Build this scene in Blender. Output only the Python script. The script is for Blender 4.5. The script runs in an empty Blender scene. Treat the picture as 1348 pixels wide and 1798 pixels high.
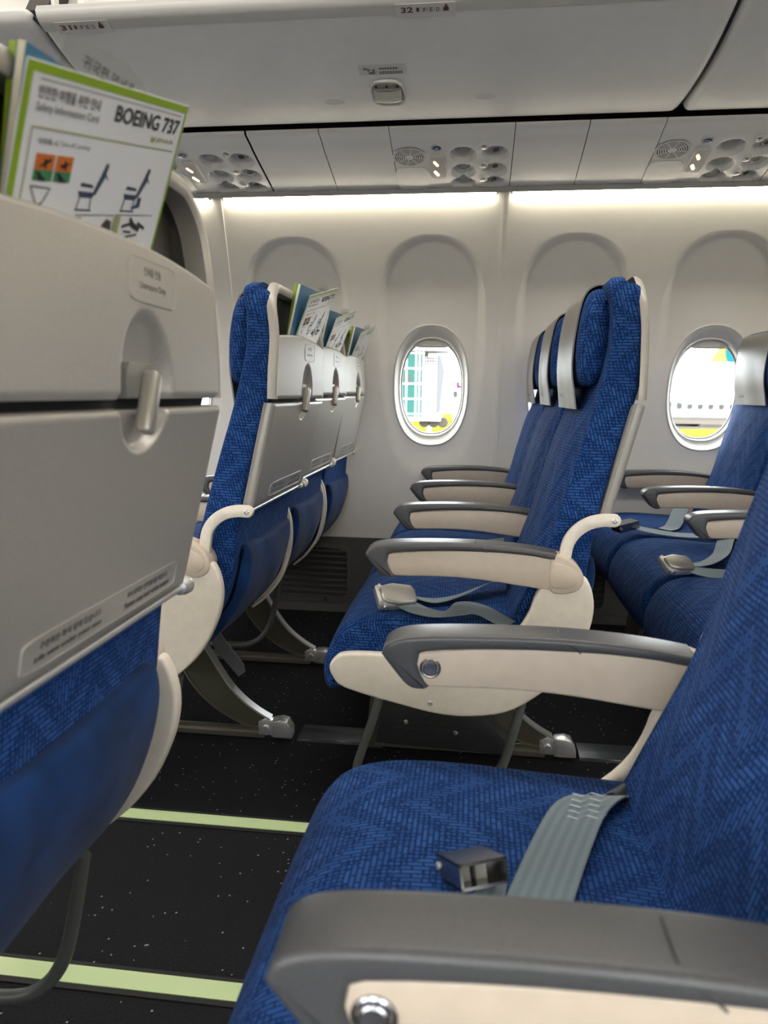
import bpy, bmesh, math, random
from mathutils import Matrix, Vector
random.seed(7)
PI = math.pi
sc = bpy.context.scene
COL = sc.collection

# ---------------------------------------------------------------- camera
F_PX = 1272.16
yaw, pitch, roll = -0.1207, -0.1630, 0.0114
CAM = Vector((0.0, -1.0914, 0.8914))
fwd = Vector((math.sin(yaw)*math.cos(pitch), math.cos(yaw)*math.cos(pitch), math.sin(pitch)))
rgt = Vector((math.cos(yaw), -math.sin(yaw), 0))
upv = rgt.cross(fwd)
r2 = math.cos(roll)*rgt + math.sin(roll)*upv
u2 = -math.sin(roll)*rgt + math.cos(roll)*upv
cam_d = bpy.data.cameras.new('camera')
cam = bpy.data.objects.new('camera', cam_d); COL.objects.link(cam)
cam.matrix_world = Matrix(((r2.x, u2.x, -fwd.x, CAM.x), (r2.y, u2.y, -fwd.y, CAM.y),
                           (r2.z, u2.z, -fwd.z, CAM.z), (0, 0, 0, 1)))
cam_d.sensor_fit = 'HORIZONTAL'; cam_d.sensor_width = 36.0
cam_d.lens = 36.0*F_PX/1348.0
cam_d.clip_start = 0.02; cam_d.clip_end = 600
cam_d.dof.use_dof = True
cam_d.dof.focus_distance = 1.6
cam_d.dof.aperture_fstop = 9.0
sc.camera = cam

# ---------------------------------------------------------------- world, exposure
world = bpy.data.worlds.new('world'); sc.world = world
world.use_nodes = True
bg = world.node_tree.nodes['Background']
bg.inputs[0].default_value = (0.93, 0.97, 1.0, 1)
bg.inputs[1].default_value = 8.5
sc.view_settings.view_transform = 'Standard'
sc.view_settings.look = 'None'
sc.view_settings.gamma = 1.0
sc.view_settings.use_curve_mapping = False
sc.view_settings.exposure = 0.6
try:
    sc.cycles.use_denoising = True
    sc.cycles.max_bounces = 10
    sc.cycles.diffuse_bounces = 5
    sc.cycles.transparent_max_bounces = 12
    sc.cycles.sample_clamp_indirect = 6.0
except Exception:
    pass

def area_light(name, loc, rot, sx, sy, power, col):
    d = bpy.data.lights.new(name, 'AREA'); d.shape = 'RECTANGLE'
    d.size = sx; d.size_y = sy; d.energy = power; d.color = col
    o = bpy.data.objects.new(name, d); COL.objects.link(o)
    o.location = loc; o.rotation_euler = rot
    return o
# aisle ceiling lamp, above the frame, and the cove lamp whose warm glow shows over the far bin's edge
area_light('ceiling_lamp_offscreen', (0.1, 0.0, 2.115), (0, 0, 0), 5.6, 0.30, 32.0, (1.0, 0.95, 0.88))
area_light('cove_lamp_far_offscreen', (0.1, 0.74, 2.03), (math.radians(-62), 0, 0), 5.6, 0.05, 7.0, (1.0, 0.92, 0.78))

# ---------------------------------------------------------------- helpers
def link(o, parent=None):
    COL.objects.link(o)
    if parent is not None: o.parent = parent
    return o
def tag(o, label=None, cat=None, group=None, kind=None):
    if label: o['label'] = label
    if cat: o['category'] = cat
    if group: o['group'] = group
    if kind: o['kind'] = kind
    return o
def empty(name, loc=(0, 0, 0), parent=None):
    o = bpy.data.objects.new(name, None); o.location = loc; o.empty_display_size = 0.05
    return link(o, parent)
def obj(name, me, parent=None, mat=None, loc=None):
    o = bpy.data.objects.new(name, me)
    if mat is not None and not me.materials: me.materials.append(mat)
    if loc is not None: o.location = loc
    return link(o, parent)

class MB:
    """collects geometry for one mesh"""
    def __init__(s): s.v = []; s.f = []; s.uv = []
    def add(s, v, f, uv=None):
        n = len(s.v); s.v += [tuple(p) for p in v]; s.f += [tuple(i+n for i in q) for q in f]
        s.uv += list(uv) if uv else [(p[0]+0.37*p[2], p[1]) for p in v]
        return s
    def box(s, x0, x1, y0, y1, z0, z1):
        v = [(x0,y0,z0),(x1,y0,z0),(x1,y1,z0),(x0,y1,z0),(x0,y0,z1),(x1,y0,z1),(x1,y1,z1),(x0,y1,z1)]
        f = [(0,3,2,1),(4,5,6,7),(0,1,5,4),(1,2,6,5),(2,3,7,6),(3,0,4,7)]
        return s.add(v, f)
    def extrude(s, prof, t0, t1, r=0.004, seg=3, extra=(), mp=None, wf=None, fn=None):
        """prof: closed (a,b) polygon, swept from t0 to t1 with rounded ends; mp maps (a,t,b)->xyz"""
        P = [Vector((a, b)) for a, b in prof]
        n = len(P)
        area = sum(P[i].x*P[(i+1) % n].y-P[(i+1) % n].x*P[i].y for i in range(n))
        if area < 0: P.reverse()
        N = []
        for i in range(n):
            e1 = (P[i]-P[i-1]); e2 = (P[(i+1) % n]-P[i])
            n1 = Vector((e1.y, -e1.x)); n2 = Vector((e2.y, -e2.x))
            if n1.length > 0: n1.normalize()
            if n2.length > 0: n2.normalize()
            m = n1+n2
            if m.length < 1e-6: m = n1
            m.normalize(); c = max(0.72, m.dot(n1) if n1.length else 1)
            N.append(m/c)
        arc = [0]
        for i in range(n): arc.append(arc[-1]+(P[(i+1) % n]-P[i]).length)
        st = []
        r = min(r, abs(t1-t0)*0.49)
        for i in range(seg+1):
            a = i/seg*PI/2; st.append((t0+r*(1-math.cos(a)), r*(1-math.sin(a))))
        for t in extra: st.append((t, 0))
        for i in range(seg, -1, -1):
            a = i/seg*PI/2; st.append((t1-r*(1-math.cos(a)), r*(1-math.sin(a))))
        V = []; UV = []
        mid = (t0+t1)/2
        for t, ins in st:
            for i in range(n):
                q = P[i]-N[i]*ins
                tt = t
                if wf: tt = mid+(t-mid)*wf(q.y)
                p = (q.x, tt, q.y)
                if fn: p = fn(*p)
                V.append(mp(*p) if mp else p); UV.append((arc[i], tt))
        Fc = []
        for k in range(len(st)-1):
            for i in range(n):
                j = (i+1) % n
                Fc.append((k*n+i, k*n+j, (k+1)*n+j, (k+1)*n+i))
        Fc.append(tuple(range(n))); Fc.append(tuple(range((len(st)-1)*n, len(st)*n))[::-1])
        return s.add(V, Fc, UV)
    def tube(s, pts, rad, seg=10, cap=True):
        pts = [Vector(p) for p in pts]; n = len(pts)
        T = []
        for i in range(n):
            t = (pts[min(i+1, n-1)]-pts[max(i-1, 0)]); t.normalize(); T.append(t)
        nrm = T[0].orthogonal().normalized()
        V = []
        for i in range(n):
            nrm = (nrm-T[i]*nrm.dot(T[i])).normalized(); b = T[i].cross(nrm)
            rr = rad[i] if isinstance(rad, (list, tuple)) else rad
            for k in range(seg):
                a = 2*PI*k/seg; V.append(pts[i]+(nrm*math.cos(a)+b*math.sin(a))*rr)
        Fc = []
        for i in range(n-1):
            for k in range(seg):
                l = (k+1) % seg; Fc.append((i*seg+k, i*seg+l, (i+1)*seg+l, (i+1)*seg+k))
        if cap:
            Fc.append(tuple(range(seg))[::-1]); Fc.append(tuple(range((n-1)*seg, n*seg)))
        return s.add(V, Fc)
    def grid(s, fn, us, vs, uvf=None):
        V = [fn(a, b) for b in vs for a in us]; m = len(us)
        UV = [(a, b) for b in vs for a in us]
        Fc = [(j*m+i, j*m+i+1, (j+1)*m+i+1, (j+1)*m+i) for j in range(len(vs)-1) for i in range(m-1)]
        return s.add(V, Fc, UV)
    def lathe(s, prof, c, ax, seg=24):
        """prof: list of (radius, height) along axis ax from c"""
        ax = Vector(ax).normalized(); e1 = ax.orthogonal().normalized(); e2 = ax.cross(e1); c = Vector(c)
        V = []
        for rr, h in prof:
            for k in range(seg):
                a = 2*PI*k/seg; V.append(c+ax*h+(e1*math.cos(a)+e2*math.sin(a))*rr)
        Fc = []
        for i in range(len(prof)-1):
            for k in range(seg):
                l = (k+1) % seg; Fc.append((i*seg+k, i*seg+l, (i+1)*seg+l, (i+1)*seg+k))
        Fc.append(tuple(range(seg))[::-1]); Fc.append(tuple(range((len(prof)-1)*seg, len(prof)*seg)))
        return s.add(V, Fc)
    def ribbon(s, pts, wid, th=0.002):
        """flat strap: pts centre line, wid list of half-width vectors"""
        pts = [Vector(p) for p in pts]; wid = [Vector(w) for w in wid]; n = len(pts); V = []; UV = []
        L = 0
        for i in range(n):
            t = (pts[min(i+1, n-1)]-pts[max(i-1, 0)]).normalized(); nn = wid[i].cross(t)
            if nn.length < 1e-9: nn = Vector((0, 0, 1))
            nn = nn.normalized()*th/2
            if i: L += (pts[i]-pts[i-1]).length
            w = wid[i].length
            V += [pts[i]-wid[i]-nn, pts[i]+wid[i]-nn, pts[i]+wid[i]+nn, pts[i]-wid[i]+nn]
            UV += [(L, -w), (L, w), (L, w), (L, -w)]
        Fc = []
        for i in range(n-1):
            for k in range(4):
                l = (k+1) % 4; Fc.append((i*4+k, i*4+l, (i+1)*4+l, (i+1)*4+k))
        Fc.append((3, 2, 1, 0)); Fc.append(tuple((n-1)*4+k for k in range(4)))
        return s.add(V, Fc, UV)
    def mesh(s, name, mat=None, smooth=True, ang=40, recalc=True, box=False):
        me = bpy.data.meshes.new(name); me.from_pydata(s.v, [], s.f)
        ul = me.uv_layers.new(name='UVMap')
        buf = []
        for lp in me.loops:
            buf += list(s.uv[lp.vertex_index])
        ul.data.foreach_set('uv', buf)
        if recalc:
            bm = bmesh.new(); bm.from_mesh(me)
            bmesh.ops.recalc_face_normals(bm, faces=bm.faces); bm.to_mesh(me); bm.free()
        if box:
            ul = me.uv_layers[0]
            for p in me.polygons:
                n = p.normal; c = p.center
                for li in p.loop_indices:
                    co = me.vertices[me.loops[li].vertex_index].co
                    if abs(n.y) > 0.75: ul.data[li].uv = (co.x*0.9+co.z*0.25, co.z)
                    elif abs(n.z) > abs(n.x)*0.9: ul.data[li].uv = (co.x, co.y)
                    else: ul.data[li].uv = (co.z*1.04, co.y)
        if smooth:
            me.polygons.foreach_set('use_smooth', [True]*len(me.polygons))
            me.set_sharp_from_angle(angle=math.radians(ang))
        me.update()
        if mat: me.materials.append(mat)
        return me

def smooth_poly(pts, n=4, closed=True):
    out = []; m = len(pts)
    rng = range(m) if closed else range(m-1)
    for i in rng:
        if closed: p0, p1, p2, p3 = pts[i-1], pts[i], pts[(i+1) % m], pts[(i+2) % m]
        else: p0, p1, p2, p3 = pts[max(i-1, 0)], pts[i], pts[i+1], pts[min(i+2, m-1)]
        for k in range(n):
            t = k/n
            out.append(tuple(0.5*((2*b)+(-a+c)*t+(2*a-5*b+4*c-d)*t*t+(-a+3*b-3*c+d)*t*t*t)
                             for a, b, c, d in zip(p0, p1, p2, p3)))
    if not closed: out.append(tuple(pts[-1]))
    return out
def sstep(a, b, x):
    t = max(0.0, min(1.0, (x-a)/(b-a))); return t*t*(3-2*t)
def lin(a, b, n): return [a+(b-a)*i/(n-1) for i in range(n)]
def interp(tab, x):
    if x <= tab[0][0]: return tab[0][1]
    for (a, p), (b, q) in zip(tab, tab[1:]):
        if x <= b: return p+(q-p)*(x-a)/(b-a)
    return tab[-1][1]

# ---------------------------------------------------------------- materials
def mat(name, col, rough=0.5, metal=0.0, **kw):
    m = bpy.data.materials.new(name); m.use_nodes = True
    b = m.node_tree.nodes['Principled BSDF']
    b.inputs['Base Color'].default_value = (*col, 1); b.inputs['Roughness'].default_value = rough
    b.inputs['Metallic'].default_value = metal
    for k, v in kw.items():
        if k == 'sheen': b.inputs['Sheen Weight'].default_value = v
        if k == 'coat': b.inputs['Coat Weight'].default_value = v
        if k == 'emit': b.inputs['Emission Color'].default_value = (*v[:3], 1); b.inputs['Emission Strength'].default_value = v[3]
        if k == 'spec': b.inputs['Specular IOR Level'].default_value = v
    return m
def nodes(m): return m.node_tree.nodes, m.node_tree.links, m.node_tree.nodes['Principled BSDF']
def add_noise(m, scale, col_amt=0.06, bump=0.0, detail=3.0, dist=0.001, rough_amt=0.0):
    N, L, b = nodes(m)
    tc = N.new('ShaderNodeTexCoord'); nz = N.new('ShaderNodeTexNoise')
    nz.inputs['Scale'].default_value = scale; nz.inputs['Detail'].default_value = detail
    L.new(tc.outputs['Object'], nz.inputs['Vector'])
    c = list(b.inputs['Base Color'].default_value)
    if col_amt:
        rp = N.new('ShaderNodeValToRGB')
        rp.color_ramp.elements[0].color = (*[max(0, x*(1-col_amt)) for x in c[:3]], 1)
        rp.color_ramp.elements[1].color = (*[min(1, x*(1+col_amt)) for x in c[:3]], 1)
        rp.color_ramp.elements[0].position = 0.35; rp.color_ramp.elements[1].position = 0.65
        L.new(nz.outputs['Fac'], rp.inputs['Fac']); L.new(rp.outputs['Color'], b.inputs['Base Color'])
    if bump:
        bp = N.new('ShaderNodeBump'); bp.inputs['Strength'].default_value = bump; bp.inputs['Distance'].default_value = dist
        L.new(nz.outputs['Fac'], bp.inputs['Height']); L.new(bp.outputs['Normal'], b.inputs['Normal'])
    return m

def fabric_mat(name, dark, light, contrast=1.0):
    m = mat(name, dark, 0.85, 0, sheen=0.02, spec=0.08)
    N, L, b = nodes(m)
    tc = N.new('ShaderNodeTexCoord')
    def brick(vec):
        t = N.new('ShaderNodeTexBrick')
        t.inputs['Scale'].default_value = 1.0
        t.inputs['Brick Width'].default_value = 0.0200
        t.inputs['Row Height'].default_value = 0.0056
        t.inputs['Mortar Size'].default_value = 0.0011
        t.inputs['Mortar Smooth'].default_value = 0.35
        t.inputs['Color1'].default_value = (0.70, 0.70, 0.70, 1)
        t.inputs['Color2'].default_value = (0.45, 0.45, 0.45, 1)
        t.inputs['Mortar'].default_value = (0, 0, 0, 1)
        t.offset = 0.5
        L.new(vec, t.inputs['Vector']); return t
    b1 = brick(tc.outputs['UV'])
    mp = N.new('ShaderNodeMapping'); mp.inputs['Rotation'].default_value = (0, 0, PI/2)
    L.new(tc.outputs['UV'], mp.inputs['Vector'])
    b2 = brick(mp.outputs['Vector'])
    sep = N.new('ShaderNodeSeparateXYZ'); L.new(tc.outputs['UV'], sep.inputs['Vector'])
    def mth(op, a, bb=None):
        q = N.new('ShaderNodeMath'); q.operation = op
        for i, x in enumerate((a, bb)):
            if x is None: continue
            if isinstance(x, (int, float)): q.inputs[i].default_value = x
            else: L.new(x, q.inputs[i])
        return q.outputs[0]
    tri = mth('ABSOLUTE', mth('SUBTRACT', mth('FRACT', mth('DIVIDE', sep.outputs['Y'], 0.118)), 0.5))
    wv = mth('FRACT', mth('DIVIDE', mth('ADD', sep.outputs['X'], mth('MULTIPLY', tri, 0.150)), 0.098))
    mask = mth('GREATER_THAN', wv, 0.5)
    both = mth('GREATER_THAN', mth('ABSOLUTE', mth('SUBTRACT', mth('FRACT', mth('MULTIPLY', wv, 2.0)), 0.5)), 0.24)
    mx = N.new('ShaderNodeMix'); mx.data_type = 'RGBA'
    L.new(mask, mx.inputs[0]); L.new(b1.outputs['Color'], mx.inputs[6]); L.new(b2.outputs['Color'], mx.inputs[7])
    ml = N.new('ShaderNodeMix'); ml.data_type = 'RGBA'; ml.blend_type = 'DARKEN'
    mo = N.new('ShaderNodeMix'); mo.data_type = 'RGBA'
    L.new(mask, mo.inputs[0]); L.new(b2.outputs['Color'], mo.inputs[6]); L.new(b1.outputs['Color'], mo.inputs[7])
    L.new(both, ml.inputs[0]); L.new(mx.outputs[2], ml.inputs[6]); L.new(mo.outputs[2], ml.inputs[7])
    nz = N.new('ShaderNodeTexNoise'); nz.inputs['Scale'].default_value = 9; L.new(tc.outputs['UV'], nz.inputs['Vector'])
    fac = mth('MULTIPLY', ml.outputs[2], mth('ADD', mth('MULTIPLY', nz.outputs['Fac'], 1.1*contrast), 0.3*contrast))
    mc = N.new('ShaderNodeMix'); mc.data_type = 'RGBA'
    L.new(fac, mc.inputs[0]); mc.inputs[6].default_value = (*dark, 1); mc.inputs[7].default_value = (*light, 1)
    L.new(mc.outputs[2], b.inputs['Base Color'])
    n2 = N.new('ShaderNodeTexNoise'); n2.inputs['Scale'].default_value = 900; L.new(tc.outputs['UV'], n2.inputs['Vector'])
    n3 = N.new('ShaderNodeTexNoise'); n3.inputs['Scale'].default_value = 11; n3.inputs['Detail'].default_value = 1
    L.new(tc.outputs['UV'], n3.inputs['Vector'])
    hs = mth('ADD', mth('MULTIPLY', n2.outputs['Fac'], 0.10), mth('ADD', mth('MULTIPLY', n3.outputs['Fac'], 2.2), mth('MULTIPLY', fac, 0.06)))
    bp = N.new('ShaderNodeBump'); bp.inputs['Strength'].default_value = 0.5; bp.inputs['Distance'].default_value = 0.004
    L.new(hs, bp.inputs['Height']); L.new(bp.outputs['Normal'], b.inputs['Normal'])
    return m

FABRIC = fabric_mat('blue_seat_fabric', (0.0030, 0.019, 0.088), (0.042, 0.125, 0.36))
def suede():
    m = mat('blue_pocket_fabric', (0.006, 0.028, 0.10), 0.8, 0, sheen=0.06, spec=0.1)
    return add_noise(m, 14, 0.30, 0.35, 2.0, 0.006)
POCKET = suede()
BEIGE = add_noise(mat('beige_plastic', (0.54, 0.45, 0.355), 0.42), 60, 0.03)
BEIGE_L = add_noise(mat('light_beige_plastic', (0.70, 0.63, 0.53), 0.38), 60, 0.03)
CAPM = add_noise(mat('charcoal_armrest_plastic', (0.062, 0.062, 0.066), 0.36), 350, 0.08, 0.06, 2, 0.0006)
SILVER = add_noise(mat('silver_champagne_plastic', (0.40, 0.377, 0.340), 0.40, 0.28), 500, 0.05, 0.10, 2, 0.0005)
TRAYM = add_noise(mat('silver_tray_plastic', (0.37, 0.35, 0.315), 0.36, 0.35), 500, 0.05, 0.10, 2, 0.0005)
LINER = mat('dark_pocket_liner', (0.060, 0.054, 0.046), 0.5)
LEATHER = add_noise(mat('silver_leather', (0.19, 0.182, 0.172), 0.42, 0.15), 400, 0.05, 0.15, 2, 0.0006)
METAL = mat('bright_metal', (0.74, 0.74, 0.74), 0.25, 0.75)
METALD = mat('satin_metal', (0.56, 0.56, 0.55), 0.35, 0.7)
BRONZE = mat('bronze_leg_metal', (0.13, 0.12, 0.09), 0.4, 0.7)
TUBEG = mat('dark_grey_tube', (0.10, 0.105, 0.10), 0.38)
BLACKP = add_noise(mat('black_box_plastic', (0.022, 0.022, 0.024), 0.45), 200, 0.1)
INKK = mat('dark_label_ink', (0.012, 0.011, 0.010), 0.5)
BLACK = mat('black_rubber_and_gap_shade', (0.004, 0.004, 0.004), 0.7)
WEB = mat('grey_blue_webbing', (0.20, 0.27, 0.31), 0.7, 0, sheen=0.3)
def webbing():
    N, L, b = nodes(WEB)
    tc = N.new('ShaderNodeTexCoord'); w = N.new('ShaderNodeTexWave'); w.bands_direction = 'Y'
    w.inputs['Scale'].default_value = 34; w.inputs['Distortion'].default_value = 0.4
    L.new(tc.outputs['UV'], w.inputs['Vector'])
    rp = N.new('ShaderNodeValToRGB'); rp.color_ramp.elements[0].color = (0.085, 0.125, 0.150, 1); rp.color_ramp.elements[1].color = (0.125, 0.170, 0.195, 1)
    L.new(w.outputs['Fac'], rp.inputs['Fac']); L.new(rp.outputs['Color'], b.inputs['Base Color'])
webbing()
BUCKLE = mat('buckle_grey_metal', (0.38, 0.365, 0.33), 0.35, 0.7)
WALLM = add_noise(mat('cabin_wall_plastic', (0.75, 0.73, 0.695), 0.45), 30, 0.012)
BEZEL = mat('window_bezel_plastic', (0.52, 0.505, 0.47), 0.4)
SHADEM = mat('window_shade_plastic', (0.62, 0.60, 0.57), 0.5)
BINM = add_noise(mat('bin_plastic', (0.76, 0.755, 0.75), 0.38), 25, 0.015)
PSUM = mat('service_panel_plastic', (0.76, 0.755, 0.75), 0.42)
DADO = add_noise(mat('dark_grey_dado', (0.085, 0.082, 0.078), 0.55), 80, 0.08)
GRILL = mat('grille_slat_grey', (0.060, 0.058, 0.055), 0.5)
CEILM = mat('ceiling_plastic', (0.58, 0.54, 0.44), 0.5)
def carpet():
    m = mat('black_speckled_carpet', (0.010, 0.010, 0.012), 0.95, 0, spec=0.1)
    N, L, b = nodes(m)
    tc = N.new('ShaderNodeTexCoord')
    v = N.new('ShaderNodeTexVoronoi'); v.inputs['Scale'].default_value = 62; L.new(tc.outputs['Object'], v.inputs['Vector'])
    v.inputs['Randomness'].default_value = 1.0
    lt = N.new('ShaderNodeMath'); lt.operation = 'LESS_THAN'; lt.inputs[1].default_value = 0.11
    L.new(v.outputs['Distance'], lt.inputs[0])
    sp = N.new('ShaderNodeSeparateColor'); L.new(v.outputs['Color'], sp.inputs[0])
    g = N.new('ShaderNodeMath'); g.operation = 'GREATER_THAN'; g.inputs[1].default_value = 0.5; L.new(sp.outputs[0], g.inputs[0])
    mu = N.new('ShaderNodeMath'); mu.operation = 'MULTIPLY'; L.new(lt.outputs[0], mu.inputs[0]); L.new(g.outputs[0], mu.inputs[1])
    nz = N.new('ShaderNodeTexNoise'); nz.inputs['Scale'].default_value = 260; L.new(tc.outputs['Object'], nz.inputs['Vector'])
    rp = N.new('ShaderNodeValToRGB'); rp.color_ramp.elements[0].color = (0.004, 0.004, 0.005, 1); rp.color_ramp.elements[1].color = (0.022, 0.022, 0.026, 1)
    L.new(nz.outputs['Fac'], rp.inputs['Fac'])
    mx = N.new('ShaderNodeMix'); mx.data_type = 'RGBA'; L.new(mu.outputs[0], mx.inputs[0])
    L.new(rp.outputs['Color'], mx.inputs[6]); mx.inputs[7].default_value = (0.30, 0.29, 0.29, 1)
    L.new(mx.outputs[2], b.inputs['Base Color'])
    bp = N.new('ShaderNodeBump'); bp.inputs['Strength'].default_value = 0.8; bp.inputs['Distance'].default_value = 0.003
    L.new(nz.outputs['Fac'], bp.inputs['Height']); L.new(bp.outputs['Normal'], b.inputs['Normal'])
    return m
CARPET = carpet()
GLOW = mat('pale_green_strip', (0.50, 0.62, 0.34), 0.12)
TRACKC = mat('black_track_cover', (0.035, 0.036, 0.042), 0.25)
def glass():
    m = bpy.data.materials.new('window_pane_acrylic'); m.use_nodes = True
    N, L = m.node_tree.nodes, m.node_tree.links
    N.clear()
    o = N.new('ShaderNodeOutputMaterial'); t = N.new('ShaderNodeBsdfTransparent'); g = N.new('ShaderNodeBsdfGlossy'); x = N.new('ShaderNodeMixShader')
    t.inputs[0].default_value = (0.95, 0.98, 0.97, 1); g.inputs['Roughness'].default_value = 0.03
    x.inputs[0].default_value = 0.05
    L.new(t.outputs[0], x.inputs[1]); L.new(g.outputs[0], x.inputs[2]); L.new(x.outputs[0], o.inputs[0])
    return m
GLASS = glass()
def sleeve_mat():
    m = bpy.data.materials.new('clear_plastic_sleeve'); m.use_nodes = True
    N, L = m.node_tree.nodes, m.node_tree.links
    N.clear()
    o = N.new('ShaderNodeOutputMaterial'); t = N.new('ShaderNodeBsdfTransparent'); g = N.new('ShaderNodeBsdfPrincipled'); x = N.new('ShaderNodeMixShader')
    t.inputs[0].default_value = (0.92, 0.93, 0.92, 1); g.inputs['Base Color'].default_value = (0.6, 0.61, 0.6, 1); g.inputs['Roughness'].default_value = 0.15
    x.inputs[0].default_value = 0.07
    L.new(t.outputs[0], x.inputs[1]); L.new(g.outputs[0], x.inputs[2]); L.new(x.outputs[0], o.inputs[0])
    return m
SLEEVE = sleeve_mat()
LED = mat('warm_led_diffuser', (0.9, 0.9, 0.85), 0.5, emit=(1.0, 0.90, 0.68, 36.0))
INK = mat('black_ink', (0.010, 0.010, 0.012), 0.5)
INKB = mat('brown_ink', (0.050, 0.045, 0.040), 0.5)
INKR = mat('maroon_ink', (0.10, 0.035, 0.04), 0.5)
INKG = mat('grey_ink', (0.16, 0.16, 0.16), 0.5)
PAPER = mat('white_card', (0.80, 0.81, 0.82), 0.25)
PAPERC = mat('cream_paper_edge', (0.80, 0.77, 0.62), 0.6)
GREEN = mat('lime_green_print', (0.27, 0.42, 0.015), 0.3)
GREEND = mat('olive_green_print', (0.33, 0.36, 0.14), 0.4)
ORANGE = mat('orange_print', (0.62, 0.16, 0.02), 0.4)
FGREEN = mat('field_green_print', (0.05, 0.22, 0.08), 0.4)
SLATE = mat('slate_blue_print', (0.045, 0.060, 0.10), 0.4)
BLUEM = mat('blue_magazine_cover', (0.015, 0.10, 0.22), 0.3)
BLUEL = mat('light_blue_cover', (0.03, 0.15, 0.27), 0.3)
PLATE = mat('label_plate_plastic', (0.40, 0.38, 0.345), 0.30, 0.3)

# ---------------------------------------------------------------- text
def text_mesh(s, width, height, bold=0.0):
    """flat mesh of the words, lower-left corner at the origin, fitted to width x height"""
    cu = bpy.data.curves.new('lettering', 'FONT'); cu.body = s; cu.size = 1.0; cu.offset = bold
    cu.resolution_u = 3
    o = bpy.data.objects.new('lettering', cu); COL.objects.link(o)
    dg = bpy.context.evaluated_depsgraph_get()
    me = bpy.data.meshes.new_from_object(o.evaluated_get(dg))
    bpy.data.objects.remove(o); bpy.data.curves.remove(cu)
    if not me.vertices: return me
    xs = [v.co.x for v in me.vertices]; ys = [v.co.y for v in me.vertices]
    x0, x1, y0, y1 = min(xs), max(xs), min(ys), max(ys)
    for v in me.vertices:
        v.co.x = (v.co.x-x0)/(x1-x0)*width; v.co.y = (v.co.y-y0)/(y1-y0)*height
    me.name = 'lettering'; me.materials.clear()
    return me
def place_text(s, width, height, origin, ax, ay, m, parent, bold=0.0, name='lettering', cache={}):
    key = (s, round(width, 5), round(height, 5), bold, m.name)
    if key not in cache:
        cache[key] = text_mesh(s, width, height, bold); cache[key].materials.append(m)
    o = bpy.data.objects.new(name, cache[key]); link(o, parent)
    ax = Vector(ax).normalized(); ay = Vector(ay).normalized(); n = ax.cross(ay)
    o.matrix_local = Matrix(((ax.x, ay.x, n.x, origin[0]), (ax.y, ay.y, n.y, origin[1]), (ax.z, ay.z, n.z, origin[2]), (0, 0, 0, 1)))
    return o

# ================================================================ THE SETTING
X0, X1 = -2.967, 3.141
PW = 1.018                                   # sidewall panel width, two windows each
JOINT = [0.087+PW*k for k in range(-3, 4)]
ZB, ZT = 0.31, 1.580
WZ = 0.917
def wall_base(z): return 1.757-(0.17*(z-0.5)**2 if z > 0.5 else 0.0)
def recess_depth(z): return interp([(0.45, 0.007), (0.75, 0.008), (1.0, 0.011), (1.25, 0.022), (1.45, 0.034)], z)
def wall_y(dx, z):
    zc = 1.16
    R = 0.285 if z > zc else 0.62
    n = 2.2 if z > zc else 2.6
    e = (abs(dx/0.205)**n+abs((z-zc)/R)**n)**(1/n)
    return wall_base(z)+recess_depth(z)*sstep(0.0, 0.011+0.03*sstep(0.22, 0.0, z-zc), (1-e)*0.205)
def ring_pts(a, b, n=2.35, k=96, ph=0.0):
    out = []
    for i in range(k):
        t = 2*PI*i/k+ph; c, s_ = math.cos(t), math.sin(t)
        out.append((a*math.copysign(abs(c)**(2/n), c), b*math.copysign(abs(s_)**(2/n), s_)))
    return out
def panel_mesh():
    m = MB()
    hx = PW/4
    for wc in (PW/4, 3*PW/4):
        K = 160
        inner = ring_pts(0.143, 0.2265, k=K)
        outer = []
        for (x, z) in inner:
            sx = hx/abs(x) if abs(x) > 1e-9 else 1e9
            sz = ((ZT-WZ) if z > 0 else (WZ-ZB))/abs(z) if abs(z) > 1e-9 else 1e9
            k = min(sx, sz); outer.append([x*k, z*k])
        for cx, cz in ((hx, ZT-WZ), (-hx, ZT-WZ), (-hx, ZB-WZ), (hx, ZB-WZ)):
            j = min(range(K), key=lambda i: (outer[i][0]-cx)**2+(outer[i][1]-cz)**2); outer[j] = [cx, cz]
        NR = 90; V = []
        for q in range(NR+1):
            t = q/NR
            for i in range(K):
                x = inner[i][0]*(1-t)+outer[i][0]*t; z = inner[i][1]*(1-t)+outer[i][1]*t
                V.append((wc+x, wall_y(x, WZ+z), WZ+z))
        Fc = [(q*K+i, q*K+(i+1) % K, (q+1)*K+(i+1) % K, (q+1)*K+i) for q in range(NR) for i in range(K)]
        m.add(V, Fc)
    return m.mesh('sidewall_panel', WALLM, ang=80)
PANEL = panel_mesh()
wr = tag(empty('wall_right'), 'off-white sculpted cabin sidewall with oval windows', None, None, 'structure')
wl = tag(empty('wall_left'), 'off-white cabin sidewall on the near side', None, None, 'structure')
wl.scale = (1, -1, 1)
for k in range(6):
    obj('sidewall_panel', PANEL, wr, loc=(JOINT[k], 0, 0))
    obj('sidewall_panel', PANEL, wl, loc=(JOINT[k], 0, 0))
# joint trims between panels
zz = lin(ZB, ZT, 40)
for n, j in enumerate(JOINT[1:6]):
    m = MB()
    m.ribbon([(j, wall_base(z)-0.0025, z) for z in zz], [(0.009, 0, 0)]*len(zz), 0.009)
    tr_ = tag(obj('trim_%d' % (n+1), m.mesh('trim', WALLM)), 'narrow vertical joint strip between two sidewall panels', None, None, 'structure')

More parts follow.
